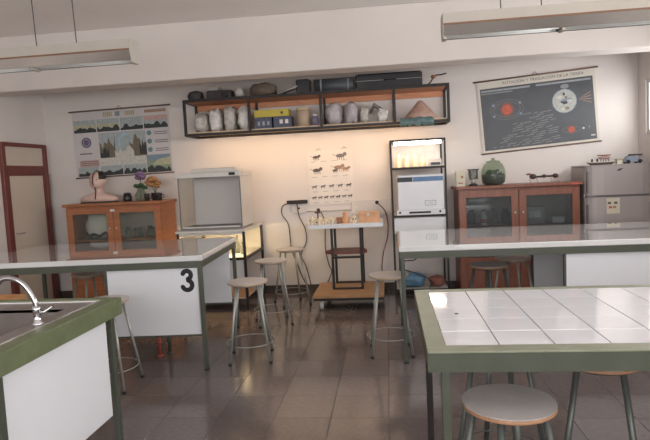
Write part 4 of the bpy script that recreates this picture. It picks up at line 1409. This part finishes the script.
for u, v, s, m in ((.2, .12, .045, 'p_ink'), (.74, .12, .06, 'p_text'), (.2, .36, .055, 'p_ink'), (.68, .33, .06, 'p_ink2'), (.84, .36, .045, 'p_ink2'), (.6, .38, .03, 'p_ink')):
    critter(u, v, s, m)
for k in range(5):
    critter(.12 + .19 * k, .66, .03, ('p_text', 'p_ink')[k == 4], 2)
for k in range(7):
    critter(.1 + .133 * k, .86, .025, ('p_ink', 'p_text')[k % 2], 2)
for v in (.2, .48, .75, .95):
    for k in range(4):
        pr.rect(.08 + .23 * k, v, .2 + .23 * k, v + .008, 'p_lightbar')
o = pr.b.build('print', pr.mats, t, False)
o['kind'] = 'stuff'
for k in range(2):
    MB().tube([(-.17 + .34 * k, 0, H_ / 2), (-.14 + .34 * k, 0, H_ / 2 + .025), (-.11 + .34 * k, 0, H_ / 2)], .003, 6).build('hanger', 'cable_dark', t, False)

# ------------------------------------------------------------------ sockets, cables
t = thing('power_strip', 'black triple wall socket strip left of the animal chart', 'socket', (-1.22, YB - .03, 1.18))
MB().box(-1.36, -1.08, YB - .04, YB - .004, 1.185, 1.235, c=.006).build('strip_body', 'black_steel', t)
for k in range(3):
    MB().lathe([(.018, 0), (.02, .014)], (0, 0, 0), 12).xf(Matrix.Translation((-1.31 + .09 * k, YB - .04, 1.21)) @ Matrix.Rotation(R(90), 4, 'X')).build('socket_face', 'rubber', t)
t = thing('wall_socket', 'white wall socket plate under the black socket strip', 'socket', (-1.2, YB - .02, 1.11))
MB().box(-1.3, -1.1, YB - .02, YB - .004, 1.06, 1.17, c=.004).build('plate', 'socket_white', t)
MB().ball((-1.2, YB - .022, 1.125), .014, .006, .014, 10, 6).build('hole', 'black_print', t)
t = thing('wall_panel', 'grey wiring board with a dark socket behind the trolley table', 'board', (-.25, YB - .012, 1.03))
MB().box(-.5, .02, YB - .02, YB - .004, 1.0, 1.2, c=.003).build('board', 'socket_white', t)
MB().lathe([(.025, 0), (.022, .012)], (0, 0, 0), 12).xf(Matrix.Translation((-.16, YB - .02, 1.16)) @ Matrix.Rotation(R(90), 4, 'X')).build('dark_socket', 'black_steel', t)
tag(MB().tube([(-1.1, YB - .012, 1.075), (-.5, YB - .012, 1.075)], .007, 6).build('conduit', 'grey_metal'), 'thin grey conduit running from the white socket plate to the wiring board', 'conduit')


def cable(name, pts, m, label, r=.0065):
    tag(MB().tube(smooth_path(pts), r, 7).build(name, m), label, 'cable')


yw = YB - .03
cable('power_cable', [(-1.33, yw - .02, 1.2), (-1.42, yw, 1.16), (-1.43, yw, 1.05), (-1.35, yw, .9), (-1.33, yw, .6), (-1.27, yw, .4), (-1.2, yw, .2), (-1.15, yw, .1)], 'cable_dark',
      'left one of the two dark cables hanging from the black sockets')
cable('power_cable', [(-1.22, yw - .02, 1.19), (-1.2, yw, 1.02), (-1.13, yw, .85), (-1.12, yw, .68), (-1.2, yw, .5), (-1.14, yw, .33), (-1.09, yw, .1)], 'cable_dark',
      'right one of the two dark cables hanging from the black sockets')
cable('power_cable', [(-.9, yw, 1.06), (-.86, yw, .9), (-.87, yw, .6), (-.84, yw, .38), (-.8, yw, .26), (-.86, yw, .12)], 'cable_dark', 'thin cable hanging behind the left end of the trolley table')
cable('power_cable', [(-.15, yw - .01, 1.15), (-.07, yw - .02, 1.06), (-.03, yw, .92), (-.04, yw, .7), (-.1, yw, .5), (-.13, yw, .3), (-.12, yw, .1)], 'cable_red', 'dark red cable running down beside the rack from the wiring board')


# ================================================================== CEILING LAMPS
def lamp(label, x0, x1, wires, y=4.0):
    zt, zb = 2.595, 2.425
    t = thing('ceiling_lamp', label, 'lamp', ((x0 + x1) / 2, y, zb), group='hanging tube lamps')
    w_ = .092
    MB().prism([(y - .07, zt), (y + .07, zt), (y + w_, zt - .075), (y - w_, zt - .075)], 'x', x0 + .003, x1 - .003).build('housing', 'lamp_white', t)
    b = MB()
    b.prism([(y - w_, zt - .075), (y - w_ + .004, zt - .075), (y - w_ + .03, zb + .02), (y - w_ + .026, zb + .02)], 'x', x0 + .003, x1 - .003)
    b.prism([(y + w_, zt - .075), (y + w_ - .004, zt - .075), (y + w_ - .03, zb + .02), (y + w_ - .026, zb + .02)], 'x', x0 + .003, x1 - .003)
    b.build('reflector', 'alu', t)
    MB().box(x0, x1, y - w_ - .004, y - w_, zt - .085, zt - .073).build('edge_strip', 'lamp_edge', t)
    for x in (x0, x1 - .003):
        MB().prism([(y - .073, zt + .003), (y + .073, zt + .003), (y + w_ + .004, zt - .076), (y + .062, zb + .01), (y - .062, zb + .01), (y - w_ - .004, zt - .076)], 'x', x, x + .003).build('end_cap', 'lamp_white', t)
    mid = x0 + .79 if x0 > 0 else x1 - .79
    for dy in (-.03, .03):
        for a, c in ((x0 + .03, mid - .03), (mid + .03, x1 - .03)):
            MB().tube([(a, y + dy, zb + .03), (c, y + dy, zb + .03)], .013, 12).build('tube', 'tube_white', t)
    for x in (x0 + .015, mid, x1 - .015):
        MB().box(x - .012, x + .012, y - .048, y + .048, zb + .006, zt - .075).build('lamp_holder', 'lamp_white', t)
    for x in wires:
        MB().tube([(x, y, zt), (x - .01, y, (zt + ZC) / 2), (x, y, ZC)], .0035, 6).build('hanging_wire', 'cable_dark', t)
    return t


lamp('hanging tube lamp above the numbered table, upper left', -4.2, -1.80, (-2.245, -2.56, -3.44, -3.755))
lamp('hanging tube lamp with shiny reflector, upper right', .405, 2.805, (.80, 1.065, 2.145, 2.41))
